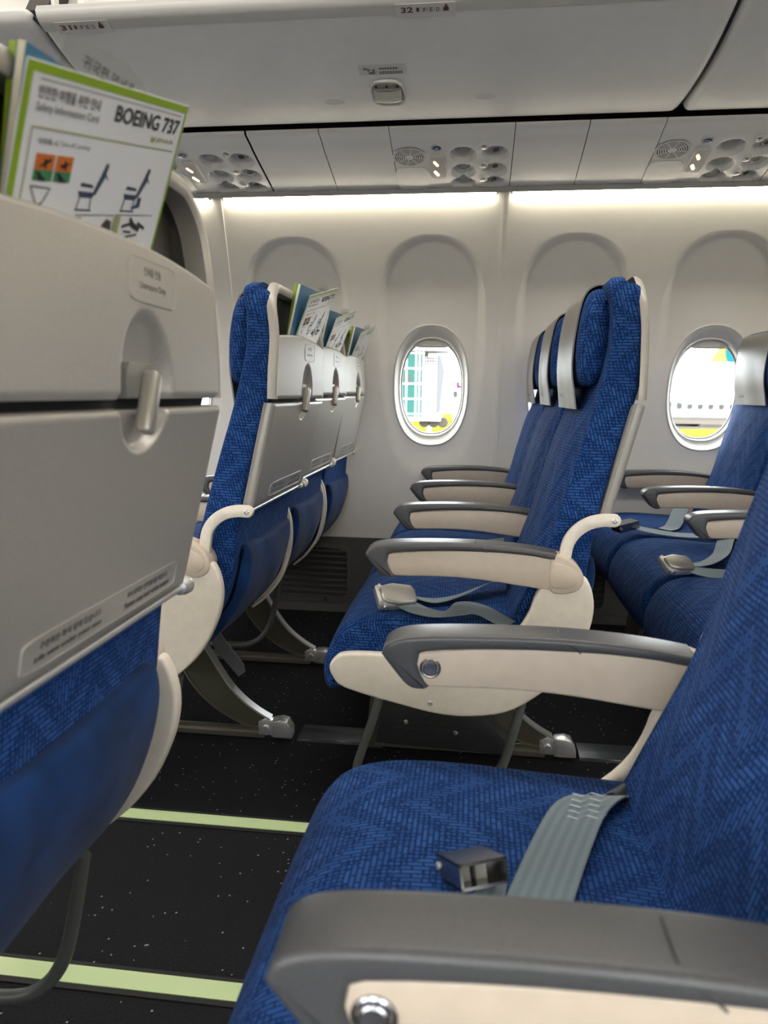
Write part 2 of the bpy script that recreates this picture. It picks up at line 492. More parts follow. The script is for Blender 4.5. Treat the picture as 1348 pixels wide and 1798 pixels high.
# windows ---------------------------------------------------------
def window_meshes():
    wb = lambda z: wall_base(z)+recess_depth(z)
    K = 96
    def loft(seq, n=2.35):
        m = MB(); V = []
        for a, b, zc, dy in seq:
            for x, z in ring_pts(a, b, n, K): V.append((x, wb(zc+z)+dy, zc+z))
        Fc = [(q*K+i, q*K+(i+1) % K, (q+1)*K+(i+1) % K, (q+1)*K+i) for q in range(len(seq)-1) for i in range(K)]
        m.add(V, Fc); return m
    bez = loft([(0.1465, 0.230, WZ, 0.0015), (0.1455, 0.229, WZ, -0.003), (0.1425, 0.226, WZ, -0.0045), (0.1400, 0.2235, WZ, -0.003),
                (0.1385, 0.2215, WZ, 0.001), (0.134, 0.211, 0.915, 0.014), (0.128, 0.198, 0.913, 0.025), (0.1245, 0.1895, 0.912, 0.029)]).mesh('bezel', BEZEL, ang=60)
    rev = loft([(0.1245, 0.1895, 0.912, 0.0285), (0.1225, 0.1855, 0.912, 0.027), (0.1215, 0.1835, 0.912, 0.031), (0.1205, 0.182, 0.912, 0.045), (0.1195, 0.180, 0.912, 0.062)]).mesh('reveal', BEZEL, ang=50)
    seal = loft([(0.1205, 0.1815, 0.912, 0.050), (0.1165, 0.1765, 0.912, 0.051), (0.1150, 0.1745, 0.912, 0.056), (0.1165, 0.1765, 0.912, 0.060), (0.1200, 0.181, 0.912, 0.062)]).mesh('seal', mat('pane_seal_grey', (0.22, 0.23, 0.23), 0.4), ang=30)
    m = MB(); P = ring_pts(0.1195, 0.180, 2.35, K)
    V = [(x, wb(0.912+z)+0.064, 0.912+z) for x, z in P]
    V += [(0, wb(0.912)+0.064, 0.912)]
    m.add(V, [(i, (i+1) % K, K) for i in range(K)]); pane = m.mesh('pane', GLASS)
    # shade just showing at the top of the opening
    m = MB(); top = [(x, z) for x, z in ring_pts(0.1195, 0.1802, 2.35, 240) if z > 0.1585]
    top.sort(key=lambda p: -p[0]); V = []; nT = len(top)
    for dy in (0.040, 0.047):
        for x, z in top: V.append((x, wb(0.912+z)+dy, 0.912+z))
        for x, z in top:
            zl = 0.1585-0.0055*sstep(0.075, 0.045, abs(x)); V.append((x, wb(0.912+zl)+dy, 0.912+zl))
    Fc = [(i, i+1, nT+i+1, nT+i) for i in range(nT-1)]+[(2*nT+i, 2*nT+i+1, 3*nT+i+1, 3*nT+i) for i in range(nT-1)]
    Fc += [(nT+i, nT+i+1, 3*nT+i+1, 3*nT+i) for i in range(nT-1)]
    m.add(V, Fc); shade = m.mesh('shade', SHADEM, ang=30)
    m = MB(); yy = wb(1.073)+0.037
    m.tube([(-0.034, yy+0.004, 1.0745), (-0.028, yy, 1.0735), (0, yy-0.001, 1.073), (0.028, yy, 1.0735), (0.034, yy+0.004, 1.0745)], 0.0035, 8)
    hand = m.mesh('shade_handle', mat('shade_handle_cream', (0.72, 0.70, 0.60), 0.4))
    return bez, rev, seal, pane, shade, hand
WM = window_meshes()
win_x = [JOINT[k]+PW/4+PW/2*i for k in range(6) for i in range(2)]
for n, x in enumerate(win_x):
    w = empty('window_%d' % (n+1), (x, 0, 0)); tag(w, 'oval cabin window with white bezel and raised shade', None, None, 'structure')
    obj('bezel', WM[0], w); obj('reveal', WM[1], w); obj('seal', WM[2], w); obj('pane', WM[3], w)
    s_ = obj('shade', WM[4], w); obj('shade_handle', WM[5], s_)

# floor, dado, ceiling, added end walls ----------------------------------
tag(obj('floor', MB().box(X0, X1, -1.80, 1.80, -0.05, 0.0).mesh('floor', CARPET, False)), 'black carpet with small pale specks', None, None, 'structure')
for sgn, nm in ((1, 'baseboard_right'), (-1, 'baseboard_left')):
    m = MB(); m.box(X0, X1, *(sorted((1.752*sgn, 1.80*sgn))), 0.0, 0.312)
    m.box(X0, X1, *(sorted((1.742*sgn, 1.80*sgn))), 0.0, 0.035)
    tag(obj(nm, m.mesh(nm, DADO, False)), 'dark grey lower wall panel along the floor', None, None, 'structure')
m = MB(); ys = [-1.25, -0.95, -0.8, -0.6, -0.4, -0.2, 0, 0.2, 0.4, 0.6, 0.8, 0.95, 1.25]
zc_ = [2.03, 2.05, 2.075, 2.10, 2.12, 2.13, 2.133, 2.13, 2.12, 2.10, 2.075, 2.05, 2.03]
m.grid(lambda x, i: (x, ys[i], zc_[i]), [X0, X1], list(range(len(ys))))
tag(obj('ceiling', m.mesh('ceiling', CEILM)), 'cream arched cabin ceiling', None, None, 'structure')
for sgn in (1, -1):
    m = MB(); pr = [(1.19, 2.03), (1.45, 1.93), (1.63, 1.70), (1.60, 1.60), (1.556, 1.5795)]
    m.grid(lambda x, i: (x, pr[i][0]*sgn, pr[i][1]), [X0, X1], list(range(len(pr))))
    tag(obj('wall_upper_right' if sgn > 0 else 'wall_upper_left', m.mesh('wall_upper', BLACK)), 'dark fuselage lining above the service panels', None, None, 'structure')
for nm, x in (('wall_front_added', X0), ('wall_back_added', X1)):  # unseen walls added to keep sky light out; the cabin itself runs on
    tag(obj(nm, MB().box(x-0.03, x, -1.85, 1.85, -0.05, 2.2).mesh(nm, WALLM, False)), 'plain off-white end wall added to keep sky light out', None, None, 'structure')

# floor marking strips and track covers -----------------------------
for (y, lab) in ((0.250, 'pale green floor marking strip along the row with three seats across the aisle'),
                 (-0.171, 'pale green glossy floor marking strip beside the near seat row')):
    t = empty('floor_marking_strip', (0, y, 0)); tag(t, lab, 'floor strip')
    obj('strip_base', MB().box(X0, X1, -0.026, 0.026, 0, 0.003).mesh('strip_base', BLACK, False), t)
    obj('luminous_insert', MB().box(X0, X1, -0.0165, 0.0165, 0.002, 0.0045).mesh('luminous_insert', GLOW, False), t)

# side wall air grilles ---------------------------------------------
def grille(xc, lab):
    t = empty('air_grille', (xc, 1.752, 0)); tag(t, lab, 'air grille', 'grilles in the lower wall panel')
    m = MB()
    out = [(a, b) for a, b in ring_pts(0.205, 0.118, 9, 64)]; inn = [(a, b) for a, b in ring_pts(0.190, 0.104, 8, 64)]
    V = [(a, -0.010, 0.163+b) for a, b in out]+[(a, -0.012, 0.163+b) for a, b in inn]+[(a, 0.0, 0.163+b) for a, b in inn]+[(a, 0.0, 0.163+b) for a, b in out]
    K = 64; Fc = [(q*K+i, q*K+(i+1) % K, ((q+1) % 4)*K+(i+1) % K, ((q+1) % 4)*K+i) for q in range(4) for i in range(K)]
    m.add(V, Fc); obj('grille_frame', m.mesh('grille_frame', DADO), t)
    obj('grille_back', MB().box(-0.19, 0.19, -0.002, 0.0, 0.062, 0.264).mesh('grille_back', DADO, False), t)
    sl = MB().extrude([(-0.0015, -0.008), (-0.011, -0.004), (-0.014, 0.006), (-0.010, 0.009), (-0.004, 0.004)], -0.186, 0.186, 0.001, 1,
                      mp=lambda a, tt, b: (tt, a, b)).mesh('slat', GRILL, ang=30)
    for i in range(8): obj('slat', sl, t, loc=(0, 0, 0.077+0.0246*i))
    for xx in (-0.12, 0.10): obj('clip', MB().box(xx-0.008, xx+0.008, -0.016, -0.004, 0.046, 0.060).mesh('clip', BLACKP, False), t)
GL = ['dark grey slatted air grille low on the wall, beyond the row seen from behind',
      'dark grey slatted air grille low on the wall, beyond the middle seat row',
      'dark grey slatted air grille low on the wall, beyond the rearmost seat row']
for i, xc in enumerate((-0.68, 0.338, 1.356)): grille(xc, GL[i])

# ================================================================ OVERHEAD
BINP = [(1.198, 1.706), (1.1965, 1.692), (1.189, 1.6845), (1.16, 1.6795), (1.10, 1.677), (1.04, 1.6765), (0.98, 1.679), (0.93, 1.6830), (0.88, 1.689), (0.84, 1.696), (0.80, 1.7045), (0.745, 1.7190), (0.69, 1.737),
        (0.670, 1.7455), (0.659, 1.755), (0.656, 1.766), (0.662, 1.776), (0.70, 1.785), (0.76, 1.80), (0.80, 1.88), (0.83, 2.02), (1.198, 2.02)]
def bin_z(y):
    return interp(sorted(BINP[2:14]), y)
bin_mesh = MB().extrude(BINP, -0.798, 0.798, 0.022, 4, mp=lambda a, t, b: (t, a, b)).mesh('bin_door', BINM, ang=35)
gap_prof = [(y+0.02, z+0.022) for y, z in BINP[2:15]]+[(0.84, 2.02), (1.20, 2.02)]
gap_mesh = MB().extrude(gap_prof, -0.028, 0.028, 0.001, 1, mp=lambda a, t, b: (t, a, b)).mesh('gap_seal', mat('dark_gap_seal', (0.02, 0.019, 0.016), 0.6), ang=35)
def surf(y):
    """point, tangent (towards the aisle) and outward normal on the bin underside"""
    z = bin_z(y); d = 0.01; t = Vector((0, -2*d, bin_z(y-d)-bin_z(y+d))).normalized()
    return Vector((0, y, z)), t, Vector((1, 0, 0)).cross(t)
def decal(m, x0, x1, y0, y1, lift):
    """thin plate lying on the bin underside between y0 and y1"""
    ysn = lin(y0, y1, 5); pts = []
    for y in ysn:
        p, t, n = surf(y); pts.append(p+n*lift)
    m.ribbon([(((x0+x1)/2), p.y, p.z) for p in pts], [((x1-x0)/2, 0, 0)]*5, 0.0006)
def overhead_bin(xc, lab, latch=True, side=1):
    t = empty('overhead_bin', (xc, 0, 0)); tag(t, lab, 'luggage bin', 'overhead luggage bins')
    if side < 0: t.scale = (1, -1, 1)
    obj('bin_door', bin_mesh, t)
    obj('gap_seal', gap_mesh, t, loc=(0.804, 0, 0))
    if not latch: return t
    m = MB()        # rail along the inboard edge
    ysn = [(0.692, 1.7355), (0.672, 1.7435), (0.6585, 1.7535), (0.6545, 1.766), (0.661, 1.778)]
    m.grid(lambda x, i: (x, ysn[i][0]-0.0005, ysn[i][1]-0.0012), [-0.79, 0.79], list(range(5)))
    obj('bin_rail', m.mesh('bin_rail', mat('bin_rail_white', (0.58, 0.575, 0.565), 0.35), ang=70), t)
    for px in (-0.775, -0.70): obj('post', MB().box(px-0.008, px+0.008, 0.70, 0.72, 1.78, 2.06).mesh('post', BINM, False), t)
    # latch
    lx = -0.252-xc
    p, tt, nn = surf(0.975)
    def L(u_, v_, w_): return Vector((lx+u_, 0, 0))+p+tt*v_+nn*w_
    K = 64; prof = ring_pts(0.047, 0.070, 3.2, K)
    def skew(x, v): return x
    m = MB(); V = []
    for sc_, h in ((1.0, 0.0), (0.98, 0.005), (0.90, 0.0055), (0.86, 0.0015)):
        V += [L(x*sc_, v*sc_, h) for x, v in prof]
    m.add(V, [(q*K+i, q*K+(i+1) % K, (q+1)*K+(i+1) % K, (q+1)*K+i) for q in range(3) for i in range(K)])
    la = obj('latch', m.mesh('latch', mat('latch_rim_white', (0.62, 0.62, 0.60), 0.2, 0.3)), t)
    m = MB(); m.add([L(x*0.88, v*0.88, 0.001) for x, v in prof], [tuple(range(K))])
    obj('latch_recess', m.mesh('latch_recess', mat('latch_recess_grey', (0.32, 0.32, 0.31), 0.5)), la)
    m = MB(); m.grid(lambda u_, v_: L(u_*(1-0.10*((0.018-v_)/0.06)), v_-0.010*(1-(u_/0.036)**2), 0.003+0.012*math.sin(PI*max(0, min(1, (v_+0.045)/0.066)))), lin(-0.037, 0.037, 12), lin(-0.035, 0.020, 10))
    obj('latch_paddle', m.mesh('latch_paddle', mat('latch_paddle_cream', (0.60, 0.62, 0.52), 0.12)), la)
    m = MB(); m.grid(lambda u_, v_: L(u_, v_, 0.005), lin(-0.037, 0.037, 4), [0.021, 0.028])
    obj('latch_band', m.mesh('latch_band', mat('latch_band_pink', (0.50, 0.38, 0.33), 0.4)), la)
    for uu in (-0.028, 0.0, 0.028):
        m = MB(); m.grid(lambda u_, v_: L(u_, v_, 0.003), [uu-0.003, uu+0.003], [0.030, 0.044])
        obj('latch_tooth', m.mesh('latch_tooth', BLACK, False), la)
    # caution sticker over the latch: pictogram and two rows of print
    m = MB(); decal(m, lx-0.062, lx+0.058, 0.885, 0.845, 0.0007); st = obj('sticker', m.mesh('sticker', mat('sticker_film', (0.60, 0.60, 0.60), 0.3)), t)
    m = MB(); decal(m, lx-0.050, lx-0.040, 0.862, 0.856, 0.0016); decal(m, lx-0.040, lx-0.034, 0.868, 0.860, 0.0016); decal(m, lx-0.038, lx-0.022, 0.880, 0.873, 0.0016); decal(m, lx-0.028, lx-0.022, 0.873, 0.862, 0.0016)
    obj('pictogram', m.mesh('pictogram', INKG, False), st)
    m = MB()
    for i in range(7): decal(m, lx-0.010+0.0068*i, lx-0.005+0.0068*i, 0.863, 0.856, 0.0016)
    for r_ in range(2):
        for i in range(9): decal(m, lx-0.010+0.0066*i, lx-0.0055+0.0066*i, 0.875+0.006*r_, 0.8715+0.006*r_, 0.0016)
    obj('fine_print', m.mesh('fine_print', INKG, False), st)
    for xx, yy in ((-0.405, 1.02), (0.005, 1.02)):          # plugged screw holes
        q, t2, n2 = surf(yy); V = [Vector((xx-xc, 0, 0))+q+Vector((1, 0, 0))*a+t2*b+n2*0.0006 for a, b in ring_pts(0.028, 0.016, 2, 32)]
        obj('screw_plug', MB().add(V, [tuple(range(32))]).mesh('screw_plug', mat('screw_plug_grey', (0.60, 0.595, 0.59), 0.4)), t)
    # row placards
    for num, xl in (('32', -0.202), ('31', -1.012)):
        xl -= xc
        if xl < -0.80: continue
        m = MB(); decal(m, xl, xl+0.134, 0.701, 0.669, 0.0030); pl = obj('row_placard', m.mesh('row_placard', mat('placard_film', (0.66, 0.65, 0.64), 0.35)), t)
        q, t2, n2 = surf(0.683); ax = Vector((1, 0, 0))
        base = q-t2*0.006+n2*0.0050
        place_text(num, 0.027, 0.014, base+ax*(xl+0.012), ax, t2, INKR, pl, 0.02)
        x = xl+0.048
        for ch in ('F', 'E', 'D'):
            x += 0.0145
            place_text(ch, 0.0068, 0.010, base+ax*x+t2*0.001, ax, t2, INKR, pl, 0.01)
            MBb = MB(); a = base+ax*(x-0.0042); MBb.add([a, a+ax*0.0008, a+ax*0.0008+t2*0.013, a+t2*0.013], [(0, 1, 2, 3)])
            obj('divider', MBb.mesh('divider', INKG, False), pl)
        a = base+ax*(xl+0.047); b_ = t2
        obj('window_symbol', MB().add([a+b_*0.002, a+ax*0.006+b_*0.002, a+ax*0.006+b_*0.012, a+b_*0.012], [(0, 1, 2, 3)]).mesh('window_symbol', INKR, False), pl)
        a = base+ax*(xl+0.107)
        pm = MB(); pm.add([a+ax*(0.006+0.003*math.cos(k))+b_*(0.0145+0.003*math.sin(k)) for k in lin(0, 5.9, 10)], [tuple(range(10))])
        pm.add([a+b_*0.001, a+ax*0.012+b_*0.001, a+ax*0.012+b_*0.009, a+ax*0.009+b_*0.012, a+ax*0.003+b_*0.012, a+b_*0.009], [(0, 1, 2, 3, 4, 5)])
        obj('person_symbol', pm.mesh('person_symbol', INKR, False), pl)
    return t
overhead_bin(-0.256, 'long white overhead bin with a central latch and a row 32 placard')
overhead_bin(1.352, 'white overhead bin behind the long bin, above the rearmost seats', False)
overhead_bin(-1.864, 'white overhead bin ahead of the row 31 placard', False)
overhead_bin(-0.256, 'white overhead bin above the near seat rows', False, -1)
overhead_bin(1.352, 'white overhead bin on the near side behind the camera seat', False, -1)
overhead_bin(-1.864, 'white overhead bin on the near side toward the front', False, -1)
for s_ in (1, -1):  # black strips put in as the dark of the gap beside the bins
    tag(obj('trim_%d' % (11 if s_ > 0 else 12), MB().box(X0, X1, *sorted((1.16*s_, 1.30*s_)), 1.704, 1.712).mesh('bin_gap_shade', BLACK, False)),
        'black strip standing in for the shaded gap between bins and service panels', None, None, 'structure')

# passenger service panels --------------------------------------------
def psu_z(y):
    return interp([(1.222, 1.680), (1.2235, 1.674), (1.228, 1.6700), (1.237, 1.6670), (1.25, 1.6638), (1.275, 1.6575), (1.30, 1.6485), (1.34, 1.6380), (1.56, 1.5855)], y)
PSU_Y = [1.222, 1.2235, 1.228, 1.237, 1.25, 1.262, 1.275, 1.287, 1.30]
SL = Vector((0, 1, -0.241)).normalized(); NRM = Vector((1, 0, 0)).cross(SL)*1.0   # along slope, outward (down)
if NRM.z > 0: NRM = -NRM
def psu_pt(x, y, lift=0.0): return Vector((x, y, psu_z(y)))+NRM*lift
def filler(x0, x1, sgn=1):
    m = MB(); ysn = PSU_Y+lin(1.32, 1.546, 8)
    m.grid(lambda x, y: (x, y*sgn, psu_z(y)), lin(x0+0.0012, x1-0.0012, 3), ysn)
    m.grid(lambda x, i: (x, [1.546, 1.548, 1.5485][i]*sgn, psu_z(1.546)+[0, 0.002, 0.02][i]), lin(x0+0.0012, x1-0.0012, 3), [0, 1, 2])
    return m
HOLES = [(-0.0595, 1.357, 0.0455), (-0.0595, 1.4485, 0.0435), (-0.0590, 1.523, 0.0415),
         (0.0415, 1.357, 0.0450), (0.0420, 1.446, 0.0430), (0.0405, 1.524, 0.0410)]
def bowl(x, y):
    d = 0.0
    for hx, hy, r_ in HOLES:
        e = math.hypot(x-hx, (y-hy)*1.03)/(r_*0.97)
        if e < 1: d = max(d, 0.026*sstep(1.0, 0.86, e)*(0.75+0.25*(1-e)))
    return d
def psu_mesh():
    m = MB()
    xs = [-0.2788]+lin(-0.27, -0.115, 14)+lin(-0.108, 0.088, 80)+[0.0948]
    ysn = PSU_Y[:-1]+lin(1.30, 1.546, 84)
    def fn(x, y):
        p = Vector((x, y, psu_z(y)))
        return p-NRM*bowl(x, y)
    m.grid(fn, xs, ysn)
    m.grid(lambda x, i: (x, [1.546, 1.548, 1.5485][i], psu_z(1.546)+[0, 0.002, 0.02][i]), [-0.2788, 0.0948], [0, 1, 2])
    return m.mesh('panel_body', PSUM, ang=50)
PSU_ME = psu_mesh()
BLUEBTN = mat('blue_call_button', (0.02, 0.03, 0.20), 0.15, coat=1.0)
LENS = mat('lamp_lens_grey', (0.55, 0.54, 0.52), 0.25)
LIT_O = mat('lit_sign_orange', (1, .5, .2), 0.5, emit=(1.0, 0.42, 0.20, 4.0))
LIT_Y = mat('lit_sign_warm', (1, .9, .6), 0.5, emit=(1.0, 0.82, 0.50, 5.0))
DARKSLOT = mat('grille_slot_dark', (0.02, 0.02, 0.02), 0.6)
EYEB = mat('reading_lamp_grey', (0.40, 0.40, 0.39), 0.3)
def disc(m, x, y, r_, lift, K=28, ry=None):
    m.add([psu_pt(x, y)+Vector((1, 0, 0))*a+SL*b+NRM*lift for a, b in ring_pts(r_, ry or r_, 2, K)], [tuple(range(K))])
def annulus(m, x, y, ra, rb, lift, K=40, a0=0, a1=2*PI):
    V = []
    for k in range(K+1):
        a = a0+(a1-a0)*k/K
        for r_ in (ra, rb): V.append(psu_pt(x, y)+Vector((1, 0, 0))*(r_*math.cos(a))+SL*(r_*math.sin(a))+NRM*lift)
    m.add(V, [(2*k, 2*k+1, 2*k+3, 2*k+2) for k in range(K)])
PSU_PARTS = []
def build_psu_parts():
    A = PSU_PARTS.append
    m = MB(); annulus(m, -0.229, 1.358, 0.0, 0.0515, 0.0010, 48); A(('speaker_grille', m.mesh('speaker_grille', mat('speaker_slot_shade', (0.05, 0.05, 0.05), 0.8)), None))  # dark disc, its colour stands for the depth of the speaker slots
    m = MB(); annulus(m, -0.229, 1.358, 0.0, 0.0145, 0.0028, 32)
    for r_ in (0.0180, 0.0248, 0.0316, 0.0384, 0.0452): annulus(m, -0.229, 1.358, r_, r_+0.0036, 0.0028, 40)
    for q in range(8):
        a = q*PI/4+0.2; d = Vector((1, 0, 0))*math.cos(a)+SL*math.sin(a); e = (Vector((1, 0, 0))*-math.sin(a)+SL*math.cos(a))*0.0013; c0 = psu_pt(-0.229, 1.358, 0.0027)
        m.add([c0+d*0.012-e, c0+d*0.050-e, c0+d*0.050+e, c0+d*0.012+e], [(0, 1, 2, 3)])
    annulus(m, -0.229, 1.358, 0.0496, 0.0530, 0.0028, 48)
    A(('speaker_rings', m.mesh('speaker_rings', PSUM), 'speaker_grille'))
    # hatch lid, proud of the panel
    K = 56; m = MB(); V = []
    pr = ring_pts(0.055, 0.070, 5, K)
    c = psu_pt(-0.2265, 1.483)
    for s_, h in ((1.0, 0.0004), (0.975, 0.0004)): V += [c+Vector((1, 0, 0))*a*s_+SL*b*s_+NRM*h for a, b in pr]
    m = MB(); V = []
    for s_, h in ((0.975, -0.001), (0.975, 0.0024), (0.965, 0.0030)): V += [c+Vector((1, 0, 0))*a*s_+SL*b*s_+NRM*h for a, b in pr]
    m.add(V, [(q*K+i, q*K+(i+1) % K, (q+1)*K+(i+1) % K, (q+1)*K+i) for q in range(2) for i in range(K)]+[tuple(range(2*K, 3*K))]); A(('hatch_lid', m.mesh('hatch_lid', PSUM, ang=30), None))
    m = MB(); m.lathe([(0.0175, 0), (0.0165, 0.004), (0.0145, 0.004)], psu_pt(-0.1405, 1.3125), NRM, 24); A(('call_button_ring', m.mesh('call_button_ring', LENS), None))
    m = MB(); m.lathe([(0.0142, 0.002), (0.013, 0.005), (0.008, 0.0065), (0.001, 0.007)], psu_pt(-0.1405, 1.3125), NRM, 24); A(('call_button', m.mesh('call_button', BLUEBTN), None))
    K = 48; m = MB(); c = psu_pt(-0.1385, 1.412); pr = ring_pts(0.0255, 0.066, 6, K); V = []
    for s_, h in ((1.0, 0.0), (0.98, 0.006), (0.90, 0.009), (0.5, 0.0105)): V += [c+Vector((1, 0, 0))*a*s_+SL*b*(1-(1-s_)*0.4)+NRM*h for a, b in pr]
    m.add(V, [(q*K+i, q*K+(i+1) % K, (q+1)*K+(i+1) % K, (q+1)*K+i) for q in range(3) for i in range(K)]+[tuple(range(3*K, 4*K))])
    A(('sign_lens', m.mesh('sign_lens', LENS), None))
    for (yy, mt, nm) in ((1.385, LIT_O, 'no_smoking_light'), (1.440, LIT_Y, 'seat_belt_light')):
        m = MB()
        for k in range(3):
            cc = psu_pt(-0.149+0.004*k, yy-0.008+0.008*k, 0.0108); m.add([cc+Vector((1, 0, 0))*a+SL*b for a, b in ring_pts(0.0042, 0.0075, 3, 12)], [tuple(range(12))])
        A((nm, m.mesh(nm, mt), 'sign_lens'))
    for i, (hx, hy, r_) in enumerate(HOLES):
        c = psu_pt(hx, hy)-NRM*0.023+SL*(-0.006)
        r_ *= 0.80
        ax = (NRM+Vector((0, 0.55, 0.1)) if i < 3 else NRM+Vector((0.15, -0.10, 0))).normalized()
        m = MB()
        if i < 3:
            m.lathe([(r_*0.80, -0.004), (r_*0.78, 0.003), (r_*0.66, 0.007), (r_*0.62, 0.005), (r_*0.40, 0.003), (r_*0.36, 0.006), (r_*0.12, 0.006)], c, (NRM+Vector((0.0, -0.35, 0))).normalized(), 28)
            A(('reading_lamp', m.mesh('reading_lamp', EYEB, ang=30), None))
        else:
            m.lathe([(r_*0.78, -0.004), (r_*0.74, 0.006), (r_*0.60, 0.010), (r_*0.55, 0.008), (r_*0.50, 0.008), (r_*0.44, 0.014), (r_*0.34, 0.015), (r_*0.30, 0.011)], c, ax, 28)
            A(('air_nozzle', m.mesh('air_nozzle', EYEB, ang=30), None))
            m = MB(); m.lathe([(r_*0.29, 0.0), (r_*0.29, 0.0125), (r_*0.26, 0.0135)], c, ax, 20); A(('nozzle_throat', m.mesh('nozzle_throat', BLACKP), 'air_nozzle%d' % i))
    for (x, y) in ((0.0055, 1.3125), (0.0052, 1.4155), (0.0055, 1.495)):
        m = MB(); m.lathe([(0.0155, 0), (0.0148, 0.0035), (0.0115, 0.0040)], psu_pt(x, y), NRM, 20); A(('lamp_button_ring', m.mesh('lamp_button_ring', PSUM), None))
        m = MB(); m.lathe([(0.0112, 0.001), (0.0105, 0.0050), (0.006, 0.0065), (0.001, 0.007)], psu_pt(x, y), NRM, 20); A(('lamp_button', m.mesh('lamp_button', mat('chrome_button', (0.35, 0.35, 0.36), 0.18, 0.8)), None))
build_psu_parts()
PSU_LAB = ['service panel with speaker and reading lamps over the middle seat row', 'service panel with speaker and reading lamps over the rearmost seat row', 'service panel with reading lamps over the row seen from behind']
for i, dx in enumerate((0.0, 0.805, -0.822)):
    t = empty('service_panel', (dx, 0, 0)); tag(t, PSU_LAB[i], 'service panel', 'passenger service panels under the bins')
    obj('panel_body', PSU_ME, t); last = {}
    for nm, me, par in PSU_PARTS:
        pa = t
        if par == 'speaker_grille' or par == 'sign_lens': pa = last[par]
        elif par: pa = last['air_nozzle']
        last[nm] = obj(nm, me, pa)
FX = [(0.096, 0.310), (0.310, 0.5255), (-0.495, -0.2795), (-0.722, -0.495)]
FL = ['blank panel just behind the service panel of the middle seat row', 'blank panel just ahead of the service panel of the rearmost seat row',
      'blank panel just ahead of the service panel of the middle seat row', 'blank panel just behind the service panel of the row seen from behind']
for (a, b), lab in zip(FX, FL):
    o = obj('filler_panel', filler(a, b).mesh('filler_panel', PSUM, ang=50))
    tag(o, lab, 'filler panel', 'blank panels between service panels')
for k, (a, b) in enumerate(((X0, -1.102), (0.901, X1))):
    tag(obj('trim_%d' % (16+k), filler(a, b).mesh('filler_panel', PSUM, ang=50)), 'plain panel run under the far bins', None, None, 'structure')
tag(obj('trim_13', filler(X0, X1, -1).mesh('filler_panel', PSUM, ang=50)), 'plain panel under the near bins', None, None, 'structure')
# rail and light strips at the top of the wall
for s_ in (1, -1):
    m = MB(); m.box(X0, X1, *sorted((1.5465*s_, 1.5545*s_)), 1.5795, 1.5885); m.box(X0, X1, *sorted((1.5495*s_, 1.5585*s_)), 1.5745, 1.5800); m.box(X0, X1, *sorted((1.5450*s_, 1.5470*s_)), 1.5695, 1.5880)  # last box is a lip added to keep strip light off the service panels
    tag(obj('trim_%d' % (14 if s_ > 0 else 15), m.mesh('light_rail', mat('rail_grey', (0.30, 0.30, 0.30), 0.35), False)), 'grey rail with added light-shielding lip above the wall light strips', None, None, 'structure')
LSL = ['warm light strip next to the added front wall', 'warm light strip over the windows beyond the row seen from behind', 'warm light strip over the windows beyond the middle seat row',
       'warm light strip over the windows beyond the rearmost seat row', 'warm light strip behind the rearmost seat row', 'warm light strip next to the added back wall']
LS = [(JOINT[k]+0.022, JOINT[k+1]-0.035, 1, LSL[k]) for k in range(6)]+[(X0+0.05, X1-0.05, -1, 'long warm light strip over the near side windows')]
LSN = ['light_strip_front_offscreen', 'light_strip', 'light_strip', 'light_strip', 'light_strip_rear_offscreen', 'light_strip_back_offscreen', 'light_strip_near_offscreen']
for (a, b, s_, lab), nm_ in zip(LS, LSN):
    t = empty(nm_, ((a+b)/2, 0, 0)); tag(t, lab, 'light', 'light strips along the top of the walls')
    h = (b-a)/2
    obj('diffuser', MB().box(-h, h, *sorted((1.5475*s_, 1.5560*s_)), 1.5665, 1.5750).mesh('diffuser', LED, False), t)
    for e in (-h-0.004, h+0.004): obj('end_cap', MB().box(e-0.004, e+0.004, *sorted((1.5465*s_, 1.5575*s_)), 1.5655, 1.5755).mesh('end_cap', PSUM, False), t)

